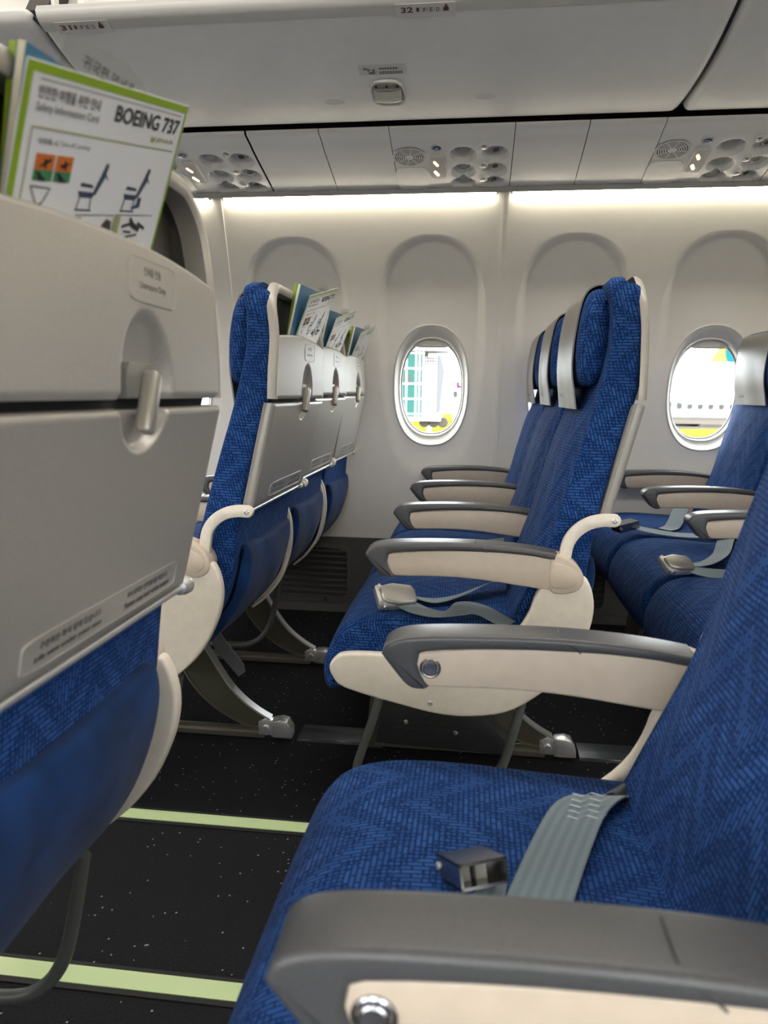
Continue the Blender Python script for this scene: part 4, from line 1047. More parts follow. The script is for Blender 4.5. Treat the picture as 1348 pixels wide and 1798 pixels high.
# seat frames ------------------------------------------------------------
def frame_meshes():
    top = smooth_poly([(0.020, 0.335), (0.028, 0.29), (0.036, 0.255), (0.056, 0.222), (0.085, 0.174), (0.112, 0.135), (0.144, 0.102), (0.180, 0.075), (0.214, 0.056)], 3, False)
    bot = smooth_poly([(0.200, 0.034), (0.158, 0.037), (0.10, 0.062), (0.052, 0.096), (0.018, 0.132), (-0.007, 0.169), (-0.028, 0.22), (-0.035, 0.28), (-0.036, 0.335)], 3, False)
    M_['leg'] = MB().extrude(top+bot, -0.007, 0.007, 0.002, 1).mesh('leg', BRONZE, ang=30)
    n = len(top)
    M_['flange'] = MB().ribbon([(x+0.002, 0, z+0.002) for x, z in top], [(0, 0.013, 0)]*n, 0.005).mesh('leg_flange', METALD, ang=40)
    bl = bot[::-1]
    M_['flange2'] = MB().ribbon([(x, 0, z-0.001) for x, z in bl], [(0, 0.011, 0)]*len(bl), 0.004).mesh('leg_edge', mat('bronze_edge', (0.26, 0.24, 0.18), 0.35, 0.8), ang=40)
    m = MB(); m.extrude([(0.222, 0.012), (0.274, 0.012), (0.274, 0.034), (0.262, 0.056), (0.246, 0.060), (0.222, 0.056)], -0.019, 0.019, 0.003, 2)
    m.extrude([(0.185, 0.014), (0.228, 0.014), (0.228, 0.052), (0.205, 0.062), (0.185, 0.05)], -0.013, 0.013, 0.003, 2)
    m.tube([(0.205, -0.020, 0.034), (0.205, 0.020, 0.034)], 0.008, 12)
    M_['foot'] = m.mesh('floor_fitting', METAL, ang=30)
    m = MB(); m.box(-0.225, 0.20, -0.012, 0.012, 0.006, 0.018); m.box(-0.225, 0.20, -0.004, 0.004, 0.018, 0.032)
    M_['rail'] = m.mesh('floor_rail', mat('rail_bronze', (0.22, 0.205, 0.165), 0.35, 0.8), ang=30)
    m = MB(); m.extrude([(-0.245, 0.0), (-0.205, 0.0), (-0.195, 0.10), (-0.165, 0.335), (-0.215, 0.335), (-0.24, 0.10)], -0.012, 0.012, 0.002, 1)
    M_['front_leg'] = m.mesh('front_leg', BRONZE, ang=30)
    M_['beam'] = MB().tube([(0, 0.30, 0), (0, 1.70, 0)], 0.019, 14).mesh('cross_beam', BLACKP)
    path = smooth_poly([(-0.165, 0.31), (-0.185, 0.235), (-0.207, 0.165), (-0.219, 0.118), (-0.210, 0.086), (-0.175, 0.075), (-0.08, 0.074), (0.0, 0.077), (0.045, 0.098), (0.078, 0.145), (0.100, 0.225), (0.115, 0.30)], 4, False)
    M_['bar'] = MB().tube([(x, 0, z) for x, z in path], 0.0095, 12).mesh('luggage_bar', TUBEG)
    M_['brace'] = MB().extrude([(0.040, 0.275), (0.066, 0.280), (0.136, 0.186), (0.139, 0.166), (0.122, 0.152), (0.060, 0.222)], -0.004, 0.004, 0.002, 1).mesh('brace', mat('brace_grey', (0.13, 0.135, 0.15), 0.4), ang=30)
    m = MB(); m.extrude([(-0.215, 0.045), (0.09, 0.035), (0.12, 0.05), (0.05, 0.13), (0.01, 0.265), (-0.19, 0.265)], -0.03, 0.03, 0.004, 2)
    M_['ebox'] = m.mesh('electronics_box', BLACKP, ang=30)
    m = MB()
    for r_ in range(6):
        for c_ in range(7 - (r_ % 2)):
            x = -0.175+0.034*c_+0.017*(r_ % 2); z = 0.085+0.018*r_
            m.box(x, x+0.022, -0.0008, 0.0, z, z+0.0045)
    M_['slots'] = m.mesh('vent_slots', BLACKP, False)
    M_['bscrew'] = MB().lathe([(0.006, 0), (0.0055, 0.002), (0.002, 0.003)], (0, 0, 0), (0, -1, 0), 14).mesh('screw', METAL)
    M_['vest'] = MB().extrude([(-0.20, 0.23), (0.02, 0.23), (0.02, 0.325), (-0.20, 0.31)], -0.15, 0.15, 0.01, 2).mesh('life_vest_pouch', BLACKP)
frame_meshes()
def frame(off, s, lab, ebox=False):
    t = empty('row_understructure', (off, 0, 0)); tag(t, lab, 'seat base', 'metal frames under the seat rows')
    for x, z in ((-0.13, 0.325), (0.065, 0.335)):
        o = obj('cross_beam', M_['beam'], t, loc=(x, 0, z))
        if s < 0: o.rotation_euler = (PI, 0, 0)
    for yl in (0.627, 1.15):
        y = yl*s
        lg = obj('leg', M_['leg'], t, loc=(0, y, 0)); obj('leg_flange', M_['flange'], lg); obj('leg_edge', M_['flange2'], lg)
        obj('floor_fitting', M_['foot'], t, loc=(0, y, 0)); obj('floor_rail', M_['rail'], t, loc=(0, y, 0)); obj('front_leg', M_['front_leg'], t, loc=(0, y, 0))
    obj('brace', M_['brace'], t, loc=(0, (0.627+0.03)*s, 0))
    for y in (0.295, 1.10): obj('luggage_bar', M_['bar'], t, loc=(0, y*s, 0))
    if ebox:
        b = obj('electronics_box', M_['ebox'], t, loc=(0, 0.585*s, 0))
        sl = obj('vent_slots', M_['slots'], b, loc=(0, -0.0302, 0)); sl['kind'] = 'stuff'
        for x, z in ((-0.14, 0.105), (-0.02, 0.085)): obj('screw', M_['bscrew'], b, loc=(x, -0.03, z))
    else:
        obj('life_vest_pouch', M_['vest'], t, loc=(0, 0.55*s, 0))
    obj('life_vest_pouch', M_['vest'], t, loc=(0, 0.99*s, 0)); obj('life_vest_pouch', M_['vest'], t, loc=(0, 1.47*s, 0))
    return t
frame(OFF31, 1, 'curved metal legs and fittings under the far row seen from behind')
frame(OFF32, 1, 'metal legs with black slotted box under the middle far row', True)
frame(OFF33, 1, 'metal legs and tube bar under the rearmost far row')
frame(OFFC32, -1, 'metal frame under the near row with the open buckle')
frame(OFFC31, -1, 'metal frame and dark luggage bar under the large silver-backed seat')

# track covers on the floor between the fittings
def cover_strip(x0, x1, y, lab):
    o = obj('track_cover', MB().extrude([(y-0.045, 0.0), (y+0.045, 0.0), (y+0.040, 0.006), (y+0.02, 0.0085), (y-0.02, 0.0085), (y-0.040, 0.006)], x0, x1, 0.001, 1, mp=lambda a, t, b: (t, a, b)).mesh('track_cover', TRACKC, ang=40))
    tag(o, lab, 'track cover', 'floor track covers')
for y, s_ in ((0.668, ''), (1.15, '')):
    cover_strip(OFF31+0.285, OFF32-0.235, y, 'glossy black floor track cover %s, ahead of the middle far row' % ('near the aisle' if y < 1 else 'toward the wall'))
    cover_strip(OFF32+0.285, OFF33-0.235, y, 'glossy black floor track cover %s, behind the middle far row' % ('near the aisle' if y < 1 else 'toward the wall'))

# ================================================================ SEAT BELTS
def V3(*a): return Vector(a)
def belt_path(pts, n=6): return [Vector(p) for p in smooth_poly([tuple(p) for p in pts], n, False)]
def strap(name, ctrl, hw, parent, th=0.0018):
    """ctrl: list of (centre point, width direction)"""
    P = belt_path([c for c, w in ctrl]); Wd = belt_path([w for c, w in ctrl])
    return obj(name, MB().ribbon(P, [w.normalized()*hw for w in Wd], th).mesh(name, WEB, ang=50), parent)
def buckle_meshes():
    pr = [(-0.034, -0.014), (-0.030, -0.021), (0.010, -0.0245), (0.034, -0.0245), (0.036, -0.020), (0.036, 0.020), (0.034, 0.0245), (0.010, 0.0245), (-0.030, 0.021), (-0.034, 0.014)]
    body = MB().extrude(pr, 0.0, 0.013, 0.002, 2, mp=lambda a, t, b: (a, b, t)).mesh('buckle_body', METALD, ang=30)
    lv = [(-0.036, -0.013), (-0.030, -0.0215), (0.004, -0.0245), (0.022, -0.020), (0.030, -0.013), (0.030, 0.013), (0.022, 0.020), (0.004, 0.0245), (-0.030, 0.0215), (-0.036, 0.013)]
    m = MB().extrude(lv, 0.0125, 0.0215, 0.004, 3, mp=lambda a, t, b: (a, b, t-0.07*max(0, a-0.0)))
    lever = m.mesh('lift_lever', BUCKLE, ang=40)
    pin = MB().tube([(-0.020, -0.028, 0.009), (-0.020, 0.028, 0.009)], 0.0042, 10).mesh('hinge_pin', METAL)
    # open tongue housing of the near buckle
    m = MB()
    m.box(-0.034, 0.034, -0.026, 0.026, 0.0, 0.003); m.box(-0.030, 0.034, -0.026, 0.026, 0.0225, 0.0255)
    m.box(-0.034, 0.034, -0.026, -0.0232, 0.0, 0.0255); m.box(-0.034, 0.034, 0.0232, 0.026, 0.0, 0.0255)
    m.box(-0.034, -0.006, -0.024, 0.024, 0.002, 0.023)
    frame_ = m.mesh('buckle_housing', mat('dark_chrome', (0.30, 0.30, 0.31), 0.2, 0.95), False)
    tooth = MB().box(-0.008, 0.004, -0.006, 0.006, 0.003, 0.018).mesh('catch', mat('catch_pale', (0.45, 0.47, 0.45), 0.4), False)
    return body, lever, pin, frame_, tooth
BKM = buckle_meshes()
def buckle(parent, loc, rz, tilt=(0, 0), open_=False, k=1.0):
    if open_:
        b = obj('buckle', BKM[3], parent, loc=loc); b.rotation_euler = (tilt[0], tilt[1], rz)
        for y in (-0.012, 0.006): obj('catch', BKM[4], b, loc=(0.006, y, 0))
        obj('hinge_pin', BKM[2], b, loc=(-0.010, 0, 0.004))
    else:
        b = obj('buckle', BKM[0], parent, loc=loc); b.rotation_euler = (tilt[0], tilt[1], rz)
        obj('lift_lever', BKM[1], b); obj('hinge_pin', BKM[2], b, loc=(0.045, 0, 0))
    b.scale = (k, k, k)
    return b
SZ = 0.467
def seat_belt(lab): 
    t = empty('seat_belt'); tag(t, lab, 'seat belt', 'seat belts'); return t
# middle far row, aisle seat
t = seat_belt('grey-blue seat belt with closed buckle on the far aisle seat cushion')
buckle(t, (-0.150, 0.335, 0.472), math.radians(206), (-0.55, -0.12), k=1.15)
strap('webbing', [(V3(-0.120, 0.352, 0.478), V3(0.5, -0.8, 0.1)), (V3(-0.07, 0.362, 0.468), V3(0.3, -0.9, 0.1)), (V3(-0.015, 0.395, 0.474), V3(0.45, -0.8, 0.3)), (V3(0.04, 0.455, 0.484), V3(0.4, -0.8, 0.4)),
                  (V3(0.09, 0.510, 0.480), V3(0.3, -0.9, 0.2)), (V3(0.14, 0.545, 0.455), V3(0.2, -0.9, 0.1))], 0.025, t)
strap('webbing', [(V3(-0.122, 0.318, 0.470), V3(0.7, 0.7, 0)), (V3(-0.090, 0.288, 0.467), V3(0.75, 0.6, 0)), (V3(-0.052, 0.272, 0.468), V3(0.4, 0.9, 0)), (V3(-0.015, 0.288, 0.476), V3(-0.2, 0.95, 0.25)),
                  (V3(0.025, 0.292, 0.474), V3(0.35, 0.9, 0.1)), (V3(0.08, 0.265, 0.455), V3(0.5, 0.8, 0))], 0.024, t)
# middle far row, middle and window seats
t = seat_belt('grey-blue seat belt lying across the far middle seat behind the armrests')
strap('webbing', [(V3(-0.10, 0.90, 0.466), V3(0.2, 0.9, 0)), (V3(-0.03, 0.915, 0.470), V3(0.1, 1, 0)), (V3(0.04, 0.90, 0.480), V3(0.3, 0.9, 0.3)), (V3(0.10, 0.93, 0.485), V3(0.5, 0.8, 0.2)), (V3(0.14, 0.97, 0.46), V3(0.4, 0.8, 0))], 0.024, t)
buckle(t, (-0.12, 0.893, 0.465), math.radians(190))
# rearmost far row, middle seat
o3 = OFF33
t = seat_belt('grey-blue seat belt with cream buckle on the rearmost far middle seat')
buckle(t, (0.505, 0.730, 0.472), math.radians(203), (-0.5, -0.10), k=1.1)
strap('webbing', [(V3(0.535, 0.752, 0.474), V3(0.2, -0.9, 0.1)), (V3(0.60, 0.80, 0.472), V3(0.35, -0.9, 0.1)), (V3(0.66, 0.88, 0.480), V3(0.6, -0.7, 0.2)), (V3(0.70, 0.97, 0.500), V3(0.7, -0.6, 0.3)), (V3(0.73, 1.04, 0.48), V3(0.7, -0.6, 0.1)), (V3(0.80, 1.08, 0.45), V3(0.6, -0.7, 0))], 0.024, t)
strap('webbing', [(V3(0.540, 0.725, 0.470), V3(0.2, 0.9, 0.2)), (V3(0.60, 0.71, 0.466), V3(0.2, 0.9, 0.4)), (V3(0.68, 0.72, 0.468), V3(0.1, 1, 0.1)), (V3(0.78, 0.76, 0.46), V3(0, 1, 0))], 0.019, t)
# rearmost far row, window seat
t = seat_belt('grey-blue seat belt with dark open buckle on the rearmost far window seat')
buckle(t, (0.495, 1.27, 0.468), math.radians(20), (0, -0.2), True)
strap('webbing', [(V3(0.525, 1.262, 0.476), V3(0.1, 0.9, 0.1)), (V3(0.60, 1.215, 0.470), V3(0.3, 0.9, 0.1)), (V3(0.68, 1.19, 0.470), V3(0.1, 1, 0.1)), (V3(0.76, 1.21, 0.478), V3(-0.1, 1, 0.2)), (V3(0.84, 1.26, 0.46), V3(-0.2, 1, 0.1))], 0.024, t)
strap('webbing', [(V3(0.62, 1.30, 0.466), V3(-0.6, 0.8, 0)), (V3(0.66, 1.35, 0.470), V3(-0.7, 0.7, 0.1)), (V3(0.70, 1.43, 0.505), V3(-0.7, 0.6, 0.3)), (V3(0.74, 1.51, 0.54), V3(-0.7, 0.6, 0.3)), (V3(0.80, 1.58, 0.50), V3(-0.6, 0.7, 0.1))], 0.025, t)
# near row, aisle seat
t = seat_belt('wide grey-blue belt and open metal buckle on the near aisle seat')
buckle(t, (0.012, -0.512, 0.4710), math.radians(-66), (0.0, -0.42), True, k=0.84)
strap('webbing', [(V3(0.044, -0.600, 0.467), V3(0.95, -0.25, 0)), (V3(0.065, -0.535, 0.469), V3(0.95, -0.25, 0)), (V3(0.094, -0.450, 0.470), V3(0.95, -0.28, 0)), (V3(0.120, -0.385, 0.470), V3(0.95, -0.25, 0.05)),
                  (V3(0.145, -0.345, 0.463), V3(0.9, -0.3, 0.2)), (V3(0.165, -0.305, 0.440), V3(0.9, -0.3, 0.3))], 0.0265, t)
m = MB()
for k in range(5):
    m.ribbon([(0.106+0.010*q+0.0028*k, -0.402+0.011*k+0.002*q-0.006*(q % 2), 0.4722) for q in range(5)], [(0.0006, 0.0006, 0)]*5, 0.0006)
obj('stitching', m.mesh('stitching', mat('pale_thread', (0.50, 0.55, 0.57), 0.7), False), t)
m = MB(); m.extrude([(-0.02, -0.010), (0.02, -0.013), (0.024, 0.0), (0.018, 0.012), (-0.02, 0.009)], 0.0, 0.004, 0.001, 1, mp=lambda a, tt, b: (0.172+a*0.6+b*0.5, -0.335+a*0.8-b*0.4, 0.448+tt)); m.tube([(0.165, -0.325, 0.447), (0.19, -0.300, 0.447)], 0.011, 12)
obj('anchor', m.mesh('anchor', BLACKP), t)
strap('webbing', [(V3(0.02, -0.505, 0.4645), V3(0.9, 0.1, 0)), (V3(0.01, -0.58, 0.466), V3(0.9, 0.1, 0)), (V3(0.0, -0.65, 0.466), V3(0.9, -0.1, 0))], 0.022, t)

# ================================================================ CARDS AND MAGAZINES
CA = Vector((0.11, 0.971, 0.211)).normalized(); CB0 = Vector((0.411, -0.237, 0.88)); CB = (CB0-CA*CB0.dot(CA)).normalized(); CN = CA.cross(CB)
CW, CH = 0.2017, 0.150
def card_meshes():
    def cp(u_, v_, lift=0.0):
        bend = 0.004*math.sin(PI*min(1, max(0, u_/CW)))*0
        return CA*u_-CB*v_+CN*lift
    def quad(m, u0, v0, u1, v1, lift): m.add([cp(u0, v1, lift), cp(u1, v1, lift), cp(u1, v0, lift), cp(u0, v0, lift)], [(0, 1, 2, 3)])
    def poly(m, pts, lift): m.add([cp(a, b, lift) for a, b in pts], [tuple(range(len(pts)))])
    P = []
    m = MB(); m.add([cp(0, CH, -0.0009), cp(CW, CH, -0.0009), cp(CW, 0, -0.0009), cp(0, 0, -0.0009), cp(0, CH, 0.0), cp(CW, CH, 0.0), cp(CW, 0, 0.0), cp(0, 0, 0.0)],
                    [(3, 2, 1, 0), (4, 5, 6, 7), (0, 1, 5, 4), (1, 2, 6, 5), (2, 3, 7, 6), (3, 0, 4, 7)]); P.append(('card_sheet', m.mesh('card_sheet', PAPER, False)))
    m = MB(); quad(m, 0.0006, 0.0008, CW-0.0006, 0.0062, 0.0004); quad(m, 0.0006, 0.0062, 0.0066, CH, 0.0004); quad(m, CW-0.0030, 0.0062, CW-0.0006, CH, 0.0004); P.append(('green_border', m.mesh('green_border', GREEN, False)))
    m = MB(); quad(m, 0.0145, 0.0090, 0.194, 0.0096, 0.0004); P.append(('rule_line', m.mesh('rule_line', INKG, False)))
    m = MB(); quad(m, 0.0135, 0.0374, 0.193, 0.0386, 0.0004); quad(m, 0.0135, 0.0386, 0.0147, CH, 0.0004); quad(m, 0.0765, 0.0950, 0.0845, 0.1000, 0.0006); quad(m, 0.1293, 0.0940, 0.1375, 0.1120, 0.0006); P.append(('olive_panel_lines', m.mesh('olive_panel_lines', GREEND, False)))
    m = MB(); quad(m, 0.0225, 0.0535, 0.0420, 0.0640, 0.0004); quad(m, 0.0440, 0.0535, 0.0620, 0.0640, 0.0004); P.append(('orange_picture', m.mesh('orange_picture', ORANGE, False)))
    m = MB(); quad(m, 0.0225, 0.0640, 0.0420, 0.0712, 0.0004); quad(m, 0.0440, 0.0640, 0.0620, 0.0712, 0.0004); P.append(('green_picture', m.mesh('green_picture', FGREEN, False)))
    m = MB()
    for ox, fl in ((0.0225, 1), (0.0440, -1)):
        poly(m, [(ox+0.004, 0.0605+0.001*fl), (ox+0.015, 0.0565-0.001*fl), (ox+0.016, 0.0580), (ox+0.006, 0.0622)], 0.0007)
        poly(m, [(ox+0.008, 0.0568), (ox+0.0105, 0.0565), (ox+0.012, 0.0628), (ox+0.010, 0.0628)], 0.0007)
        poly(m, [(ox+0.002, 0.0650), (ox+0.005, 0.0650), (ox+0.014, 0.0712), (ox+0.006, 0.0712)], 0.0007)
    P.append(('aeroplane_pictogram', m.mesh('aeroplane_pictogram', INK, False)))
    m = MB()
    for a, b in (((0.0217, 0.0749), (0.0427, 0.0760)), ((0.0427, 0.0760), (0.0330, 0.0905)), ((0.0330, 0.0905), (0.0217, 0.0749))):
        d = Vector((b[0]-a[0], b[1]-a[1])).normalized(); w = Vector((-d.y, d.x))*0.0005
        poly(m, [(a[0]-w.x, a[1]-w.y), (b[0]-w.x, b[1]-w.y), (b[0]+w.x, b[1]+w.y), (a[0]+w.x, a[1]+w.y)], 0.0004)
    poly(m, [(0.0335+0.002*math.cos(k), 0.0880+0.002*math.sin(k)) for k in lin(0, 5.7, 9)], 0.0006)
    P.append(('seat_belt_outline', m.mesh('seat_belt_outline', INKB, False)))
    for ox in (0.0, 0.0600):
        m = MB()
        poly(m, [(0.1030+ox, 0.0545), (0.1065+ox, 0.0555), (0.1040+ox, 0.0660), (0.0960+ox, 0.0790), (0.0925+ox, 0.0775), (0.0985+ox, 0.0650)], 0.0004)
        poly(m, [(0.0765+ox, 0.0700), (0.0900+ox, 0.0710), (0.0925+ox, 0.0735), (0.0760+ox, 0.0728)], 0.0004)
        poly(m, [(0.0745+ox, 0.0762), (0.0950+ox, 0.0768), (0.0930+ox, 0.0810), (0.0770+ox, 0.0808)], 0.0004)
        poly(m, [(0.0770+ox, 0.0810), (0.0782+ox, 0.0810), (0.0765+ox, 0.0890), (0.0752+ox, 0.0890)], 0.0004)
        poly(m, [(0.0905+ox, 0.0812), (0.0917+ox, 0.0812), (0.0930+ox, 0.0892), (0.0918+ox, 0.0892)], 0.0004)
        poly(m, [(0.0745+ox, 0.0892), (0.0945+ox, 0.0896), (0.0945+ox, 0.0910), (0.0745+ox, 0.0906)], 0.0004)
        poly(m, [(0.1045+ox, 0.0620), (0.1085+ox, 0.0660), (0.1078+ox, 0.0668), (0.1035+ox, 0.0635)], 0.0004)
        if ox: poly(m, [(0.1560, 0.0785), (0.1620, 0.0785), (0.1620, 0.0865), (0.1500, 0.0885), (0.1495, 0.0865), (0.1560, 0.0845)], 0.0005)
        P.append(('seat_pictogram', m.mesh('seat_pictogram', SLATE, False)))
    m = MB(); quad(m, 0.0765, 0.0935, 0.1270, 0.0942, 0.0004); quad(m, 0.1290, 0.0930, 0.1860, 0.0937, 0.0004); quad(m, 0.1270, 0.0935, 0.1274, 0.115, 0.0004)
    poly(m, [(0.1120, 0.1030), (0.1180, 0.0965), (0.1250, 0.0985), (0.1265, 0.1060), (0.1170, 0.1050)], 0.0005)
    for (a, b, w_) in (((0.142, 0.103), (0.155, 0.1005), 0.0014), ((0.155, 0.1005), (0.170, 0.1060), 0.0022), ((0.152, 0.096), (0.162, 0.104), 0.0018), ((0.165, 0.100), (0.178, 0.105), 0.0014), ((0.150, 0.112), (0.168, 0.110), 0.0010), ((0.146, 0.107), (0.158, 0.108), 0.0010)):
        d = Vector((b[0]-a[0], b[1]-a[1])).normalized(); w = Vector((-d.y, d.x))*w_
        poly(m, [(a[0]-w.x, a[1]-w.y), (b[0]-w.x, b[1]-w.y), (b[0]+w.x, b[1]+w.y), (a[0]+w.x, a[1]+w.y)], 0.0005)
    P.append(('figure_pictogram', m.mesh('figure_pictogram', INKB, False)))
    return P, cp
CARDP, cardpt = card_meshes()
def card_at(TL, lab, print_=True):
    t = empty('safety_card', TL); tag(t, lab, 'safety card', 'safety cards in the seat pockets')
    sh = None
    for nm, me in CARDP:
        o = obj(nm, me, t)
    T = lambda s, w, h, u_, v_, mm, b=0.0: place_text(s, w, h, cardpt(u_, v_, 0.0006), CA, CB, mm, t, b)
    T('BOEING 737', 0.0935, 0.0118, 0.1000, 0.0247, INK, 0.02)
    T('안전한 여행을 위한 안내', 0.0655, 0.0078, 0.0140, 0.0205, INKB, 0.012)
    T('Safety Information Card', 0.0665, 0.0066, 0.0140, 0.0295, INKB)
    T('JINAIR', 0.0280, 0.0042, 0.1625, 0.0335, GREEND, 0.02)
    m = MB(); m.add([cardpt(a, b, 0.0006) for a, b in ((0.1545, 0.0290), (0.1580, 0.0305), (0.1605, 0.0285), (0.1610, 0.0315), (0.1585, 0.0340), (0.1560, 0.0335))], [(0, 1, 2, 3, 4, 5)])
    obj('logo', m.mesh('logo', GREEND, False), t)
    T('이착륙 시', 0.0200, 0.0042, 0.0215, 0.0480, INKB, 0.01); T('Take-off, Landing', 0.034, 0.0040, 0.0435, 0.0480, INKG)
    return t
def sheet(name, TL, ax, up, w, h, th, m, parent, me_name=None):
    ax = Vector(ax).normalized(); up = (Vector(up)-ax*Vector(up).dot(ax)).normalized(); n = ax.cross(up)
    P = [Vector(TL)+ax*(w if i else 0)-up*(h if j else 0)+n*(-th/2 if k == 0 else th/2) for k in (0, 1) for i, j in ((0, 1), (1, 1), (1, 0), (0, 0))]
    return obj(name, MB().add(P, [(3, 2, 1, 0), (4, 5, 6, 7), (0, 1, 5, 4), (1, 2, 6, 5), (2, 3, 7, 6), (3, 0, 4, 7)]).mesh(name, m, False), parent)
def pocket_set(off, yc, where, dTL=(0, 0, 0), dm=0.03):
    base = Vector((off, yc, 0))+Vector(dTL)
    TLc = base+Vector((0.336, -0.151, 1.086))
    card_at(TLc, 'white BOEING 737 safety card with green border in %s' % where)
    for nm, lab, tl, up, w, h, cm in (('magazine', 'lime green magazine in %s' % where, (0.311, -0.150+dm, 1.109), (0.19, -0.04, 1), 0.165, 0.140, GREEN),
                                      ('magazine', 'blue magazine in %s' % where, (0.319, -0.154+dm, 1.107), (0.25, -0.05, 1), 0.165, 0.135, BLUEM)):
        t = empty(nm, base+Vector(tl)); tag(t, lab, 'magazine', 'magazines in the seat pockets')
        ax = (0.04, 0.97, 0.03)
        n = (Vector(ax).cross(Vector(up))).normalized()
        sheet('page_block', n*-0.003, ax, up, w-0.002, h, 0.0052, PAPERC if cm is BLUEM else GREEN, t); sheet('front_cover', (0, 0, 0), ax, up, w, h, 0.0008, INKG if cm is GREEN else BLUEL, t); sheet('back_cover', n*-0.0060, ax, up, w, h, 0.0008, cm, t)
    t = empty('plastic_sleeve', TLc-CN*0.004); tag(t, 'clear printed plastic sleeve behind the card in %s' % where, 'plastic sleeve', 'plastic sleeves in the seat pockets')
    pr = [(0.035, 0.09), (0.1436, 0.07), (0.1436, 0.001), (0.131, -0.006), (0.109, -0.0135), (0.082, -0.0172), (0.035, -0.0195)]
    n_ = CN; sl = MB()
    sl.add([cardpt(a, b, -0.0003) for a, b in pr]+[cardpt(a, b, 0.0003) for a, b in pr], [tuple(range(7))[::-1], tuple(range(7, 14))]+[(i, (i+1) % 7, 7+(i+1) % 7, 7+i) for i in range(7)])
    obj('sleeve_film', sl.mesh('sleeve_film', SLEEVE, False), t)
    ax_ = (CA*0.99-CB*0.14).normalized(); up_ = (CB*0.99+CA*0.14).normalized()
    place_text('귀국편 면세품', 0.066, 0.0085, cardpt(0.0556, -0.0030, 0.0010), ax_, up_, INKB, t, 0.01)
pocket_set(OFFC31, -YD, 'the near seat back', (-0.009, 0, 0))
pocket_set(OFF31, YD, 'the far aisle seat back', (0.030, 0.095, 0.004), -0.010)
pocket_set(OFF31, YE, 'the far middle seat back', (0.000, 0.062, 0.003), -0.005)
pocket_set(OFF31, YF, 'the far window seat back', (-0.004, 0.028, 0), 0.0)
t = empty('magazine', (0.302, YD-0.10, 1.100)); tag(t, 'green magazine tip sticking out behind the far aisle seat with the side panel', 'magazine', 'magazines in the seat pockets')
sheet('front_cover', (0, 0, 0), (0, 1, 0), (0.45, 0, 1), 0.17, 0.12, 0.0008, GREEN, t); sheet('page_block', (-0.0025, 0, 0), (0, 1, 0), (0.45, 0, 1), 0.168, 0.12, 0.003, PAPERC, t)

# ================================================================ OUTSIDE
APRON = add_noise(mat('apron_concrete', (0.150, 0.138, 0.125), 1.0, spec=0.0), 0.05, 0.15)
GRASS = add_noise(mat('dry_grass', (0.096, 0.096, 0.016), 1.0, spec=0.0), 0.3, 0.15)
WHITE = mat('white_aircraft_paint', (0.600, 0.600, 0.610), 0.6, spec=0.1)
TEAL = mat('teal_bridge_glass', (0.030, 0.100, 0.086), 0.9, spec=0.0)
OWIN = mat('aircraft_window_grey', (0.068, 0.068, 0.068), 0.9, spec=0.0)
PALE = mat('pale_tail_yellow', (0.150, 0.140, 0.056), 0.9, spec=0.0)
CYAN = mat('tail_cyan', (0.008, 0.104, 0.124), 0.9, spec=0.0)
PINK = mat('door_pink', (0.120, 0.028, 0.084), 0.9, spec=0.0)
TAN = mat('lattice_tan', (0.080, 0.060, 0.044), 0.9, spec=0.0)
WING = mat('wing_grey', (0.080, 0.068, 0.056), 0.9, spec=0.0)
GZ = -2.75
tag(obj('ground', MB().box(-250, 250, -420, 420, GZ-0.1, GZ).mesh('ground', APRON, False)), 'sunlit concrete apron outside', None, None, 'structure')
tag(obj('grass_field', MB().box(-60, 90, 62, 130, GZ-0.05, GZ+0.06).mesh('grass_field', GRASS, False)), 'yellow-green grass strip beyond the apron', 'grass', kind='stuff')
def airliner(xn, yc, L, lab, direction=1, tail=True):
    t = empty('airliner', (xn, yc, GZ)); tag(t, lab, 'aircraft')
    R_ = 1.6; zc = 3.80; seg = 40; V = []
    st = [(0, 0.05, -0.5), (0.6, 0.75, -0.35), (1.6, 1.15, -0.2), (3.2, 1.45, -0.05), (5, R_, 0), (L-9, R_, 0), (L-5, 1.5, 0.35), (L-2, 0.8, 0.8), (L, 0.2, 1.1)]
    for x, r_, dz in st:
        for k in range(seg):
            a = 2*PI*k/seg; V.append((x*direction, r_*math.cos(a), zc+dz+r_*math.sin(a)))
    Fc = [(i*seg+k, i*seg+(k+1) % seg, (i+1)*seg+(k+1) % seg, (i+1)*seg+k) for i in range(len(st)-1) for k in range(seg)]
    Fc += [tuple(range(seg)), tuple(range((len(st)-1)*seg, len(st)*seg))]
    obj('fuselage', MB().add(V, Fc).mesh('fuselage', WHITE), t)
    return t, R_, zc
t, R_, zc = airliner(5.6, 38.9, 34, 'white airliner parked outside beyond the rear windows')
wz = 3.2
wm = MB().add([(a, 0, b) for a, b in ring_pts(0.125, 0.19, 3, 16)], [tuple(range(16))]).mesh('cabin_window', OWIN, False)
for k in range(32):
    x = 4.2+0.508*k-0.03; obj('cabin_window', wm, t, loc=(x, -math.sqrt(R_**2-(wz-zc)**2)-0.015, wz))
wg = MB(); wg.extrude([(-7.0, 2.36), (-3.0, 2.20), (-1.2, 2.12), (-1.2, 2.55), (-3.0, 2.50), (-7.0, 2.46)], 2.6, 9.6, 0.1, 1, mp=lambda a, tt, b: (tt-0.25*(a+1.2), a, b))
obj('wing', wg.mesh('wing', WING, ang=30), t)
eng = MB().lathe([(0.6, 0), (0.85, 0.3), (0.9, 1.5), (0.6, 3.2)], (13.0, -4.5, 1.15), (1, 0, 0), 24); obj('engine', eng.mesh('engine', WHITE), t)
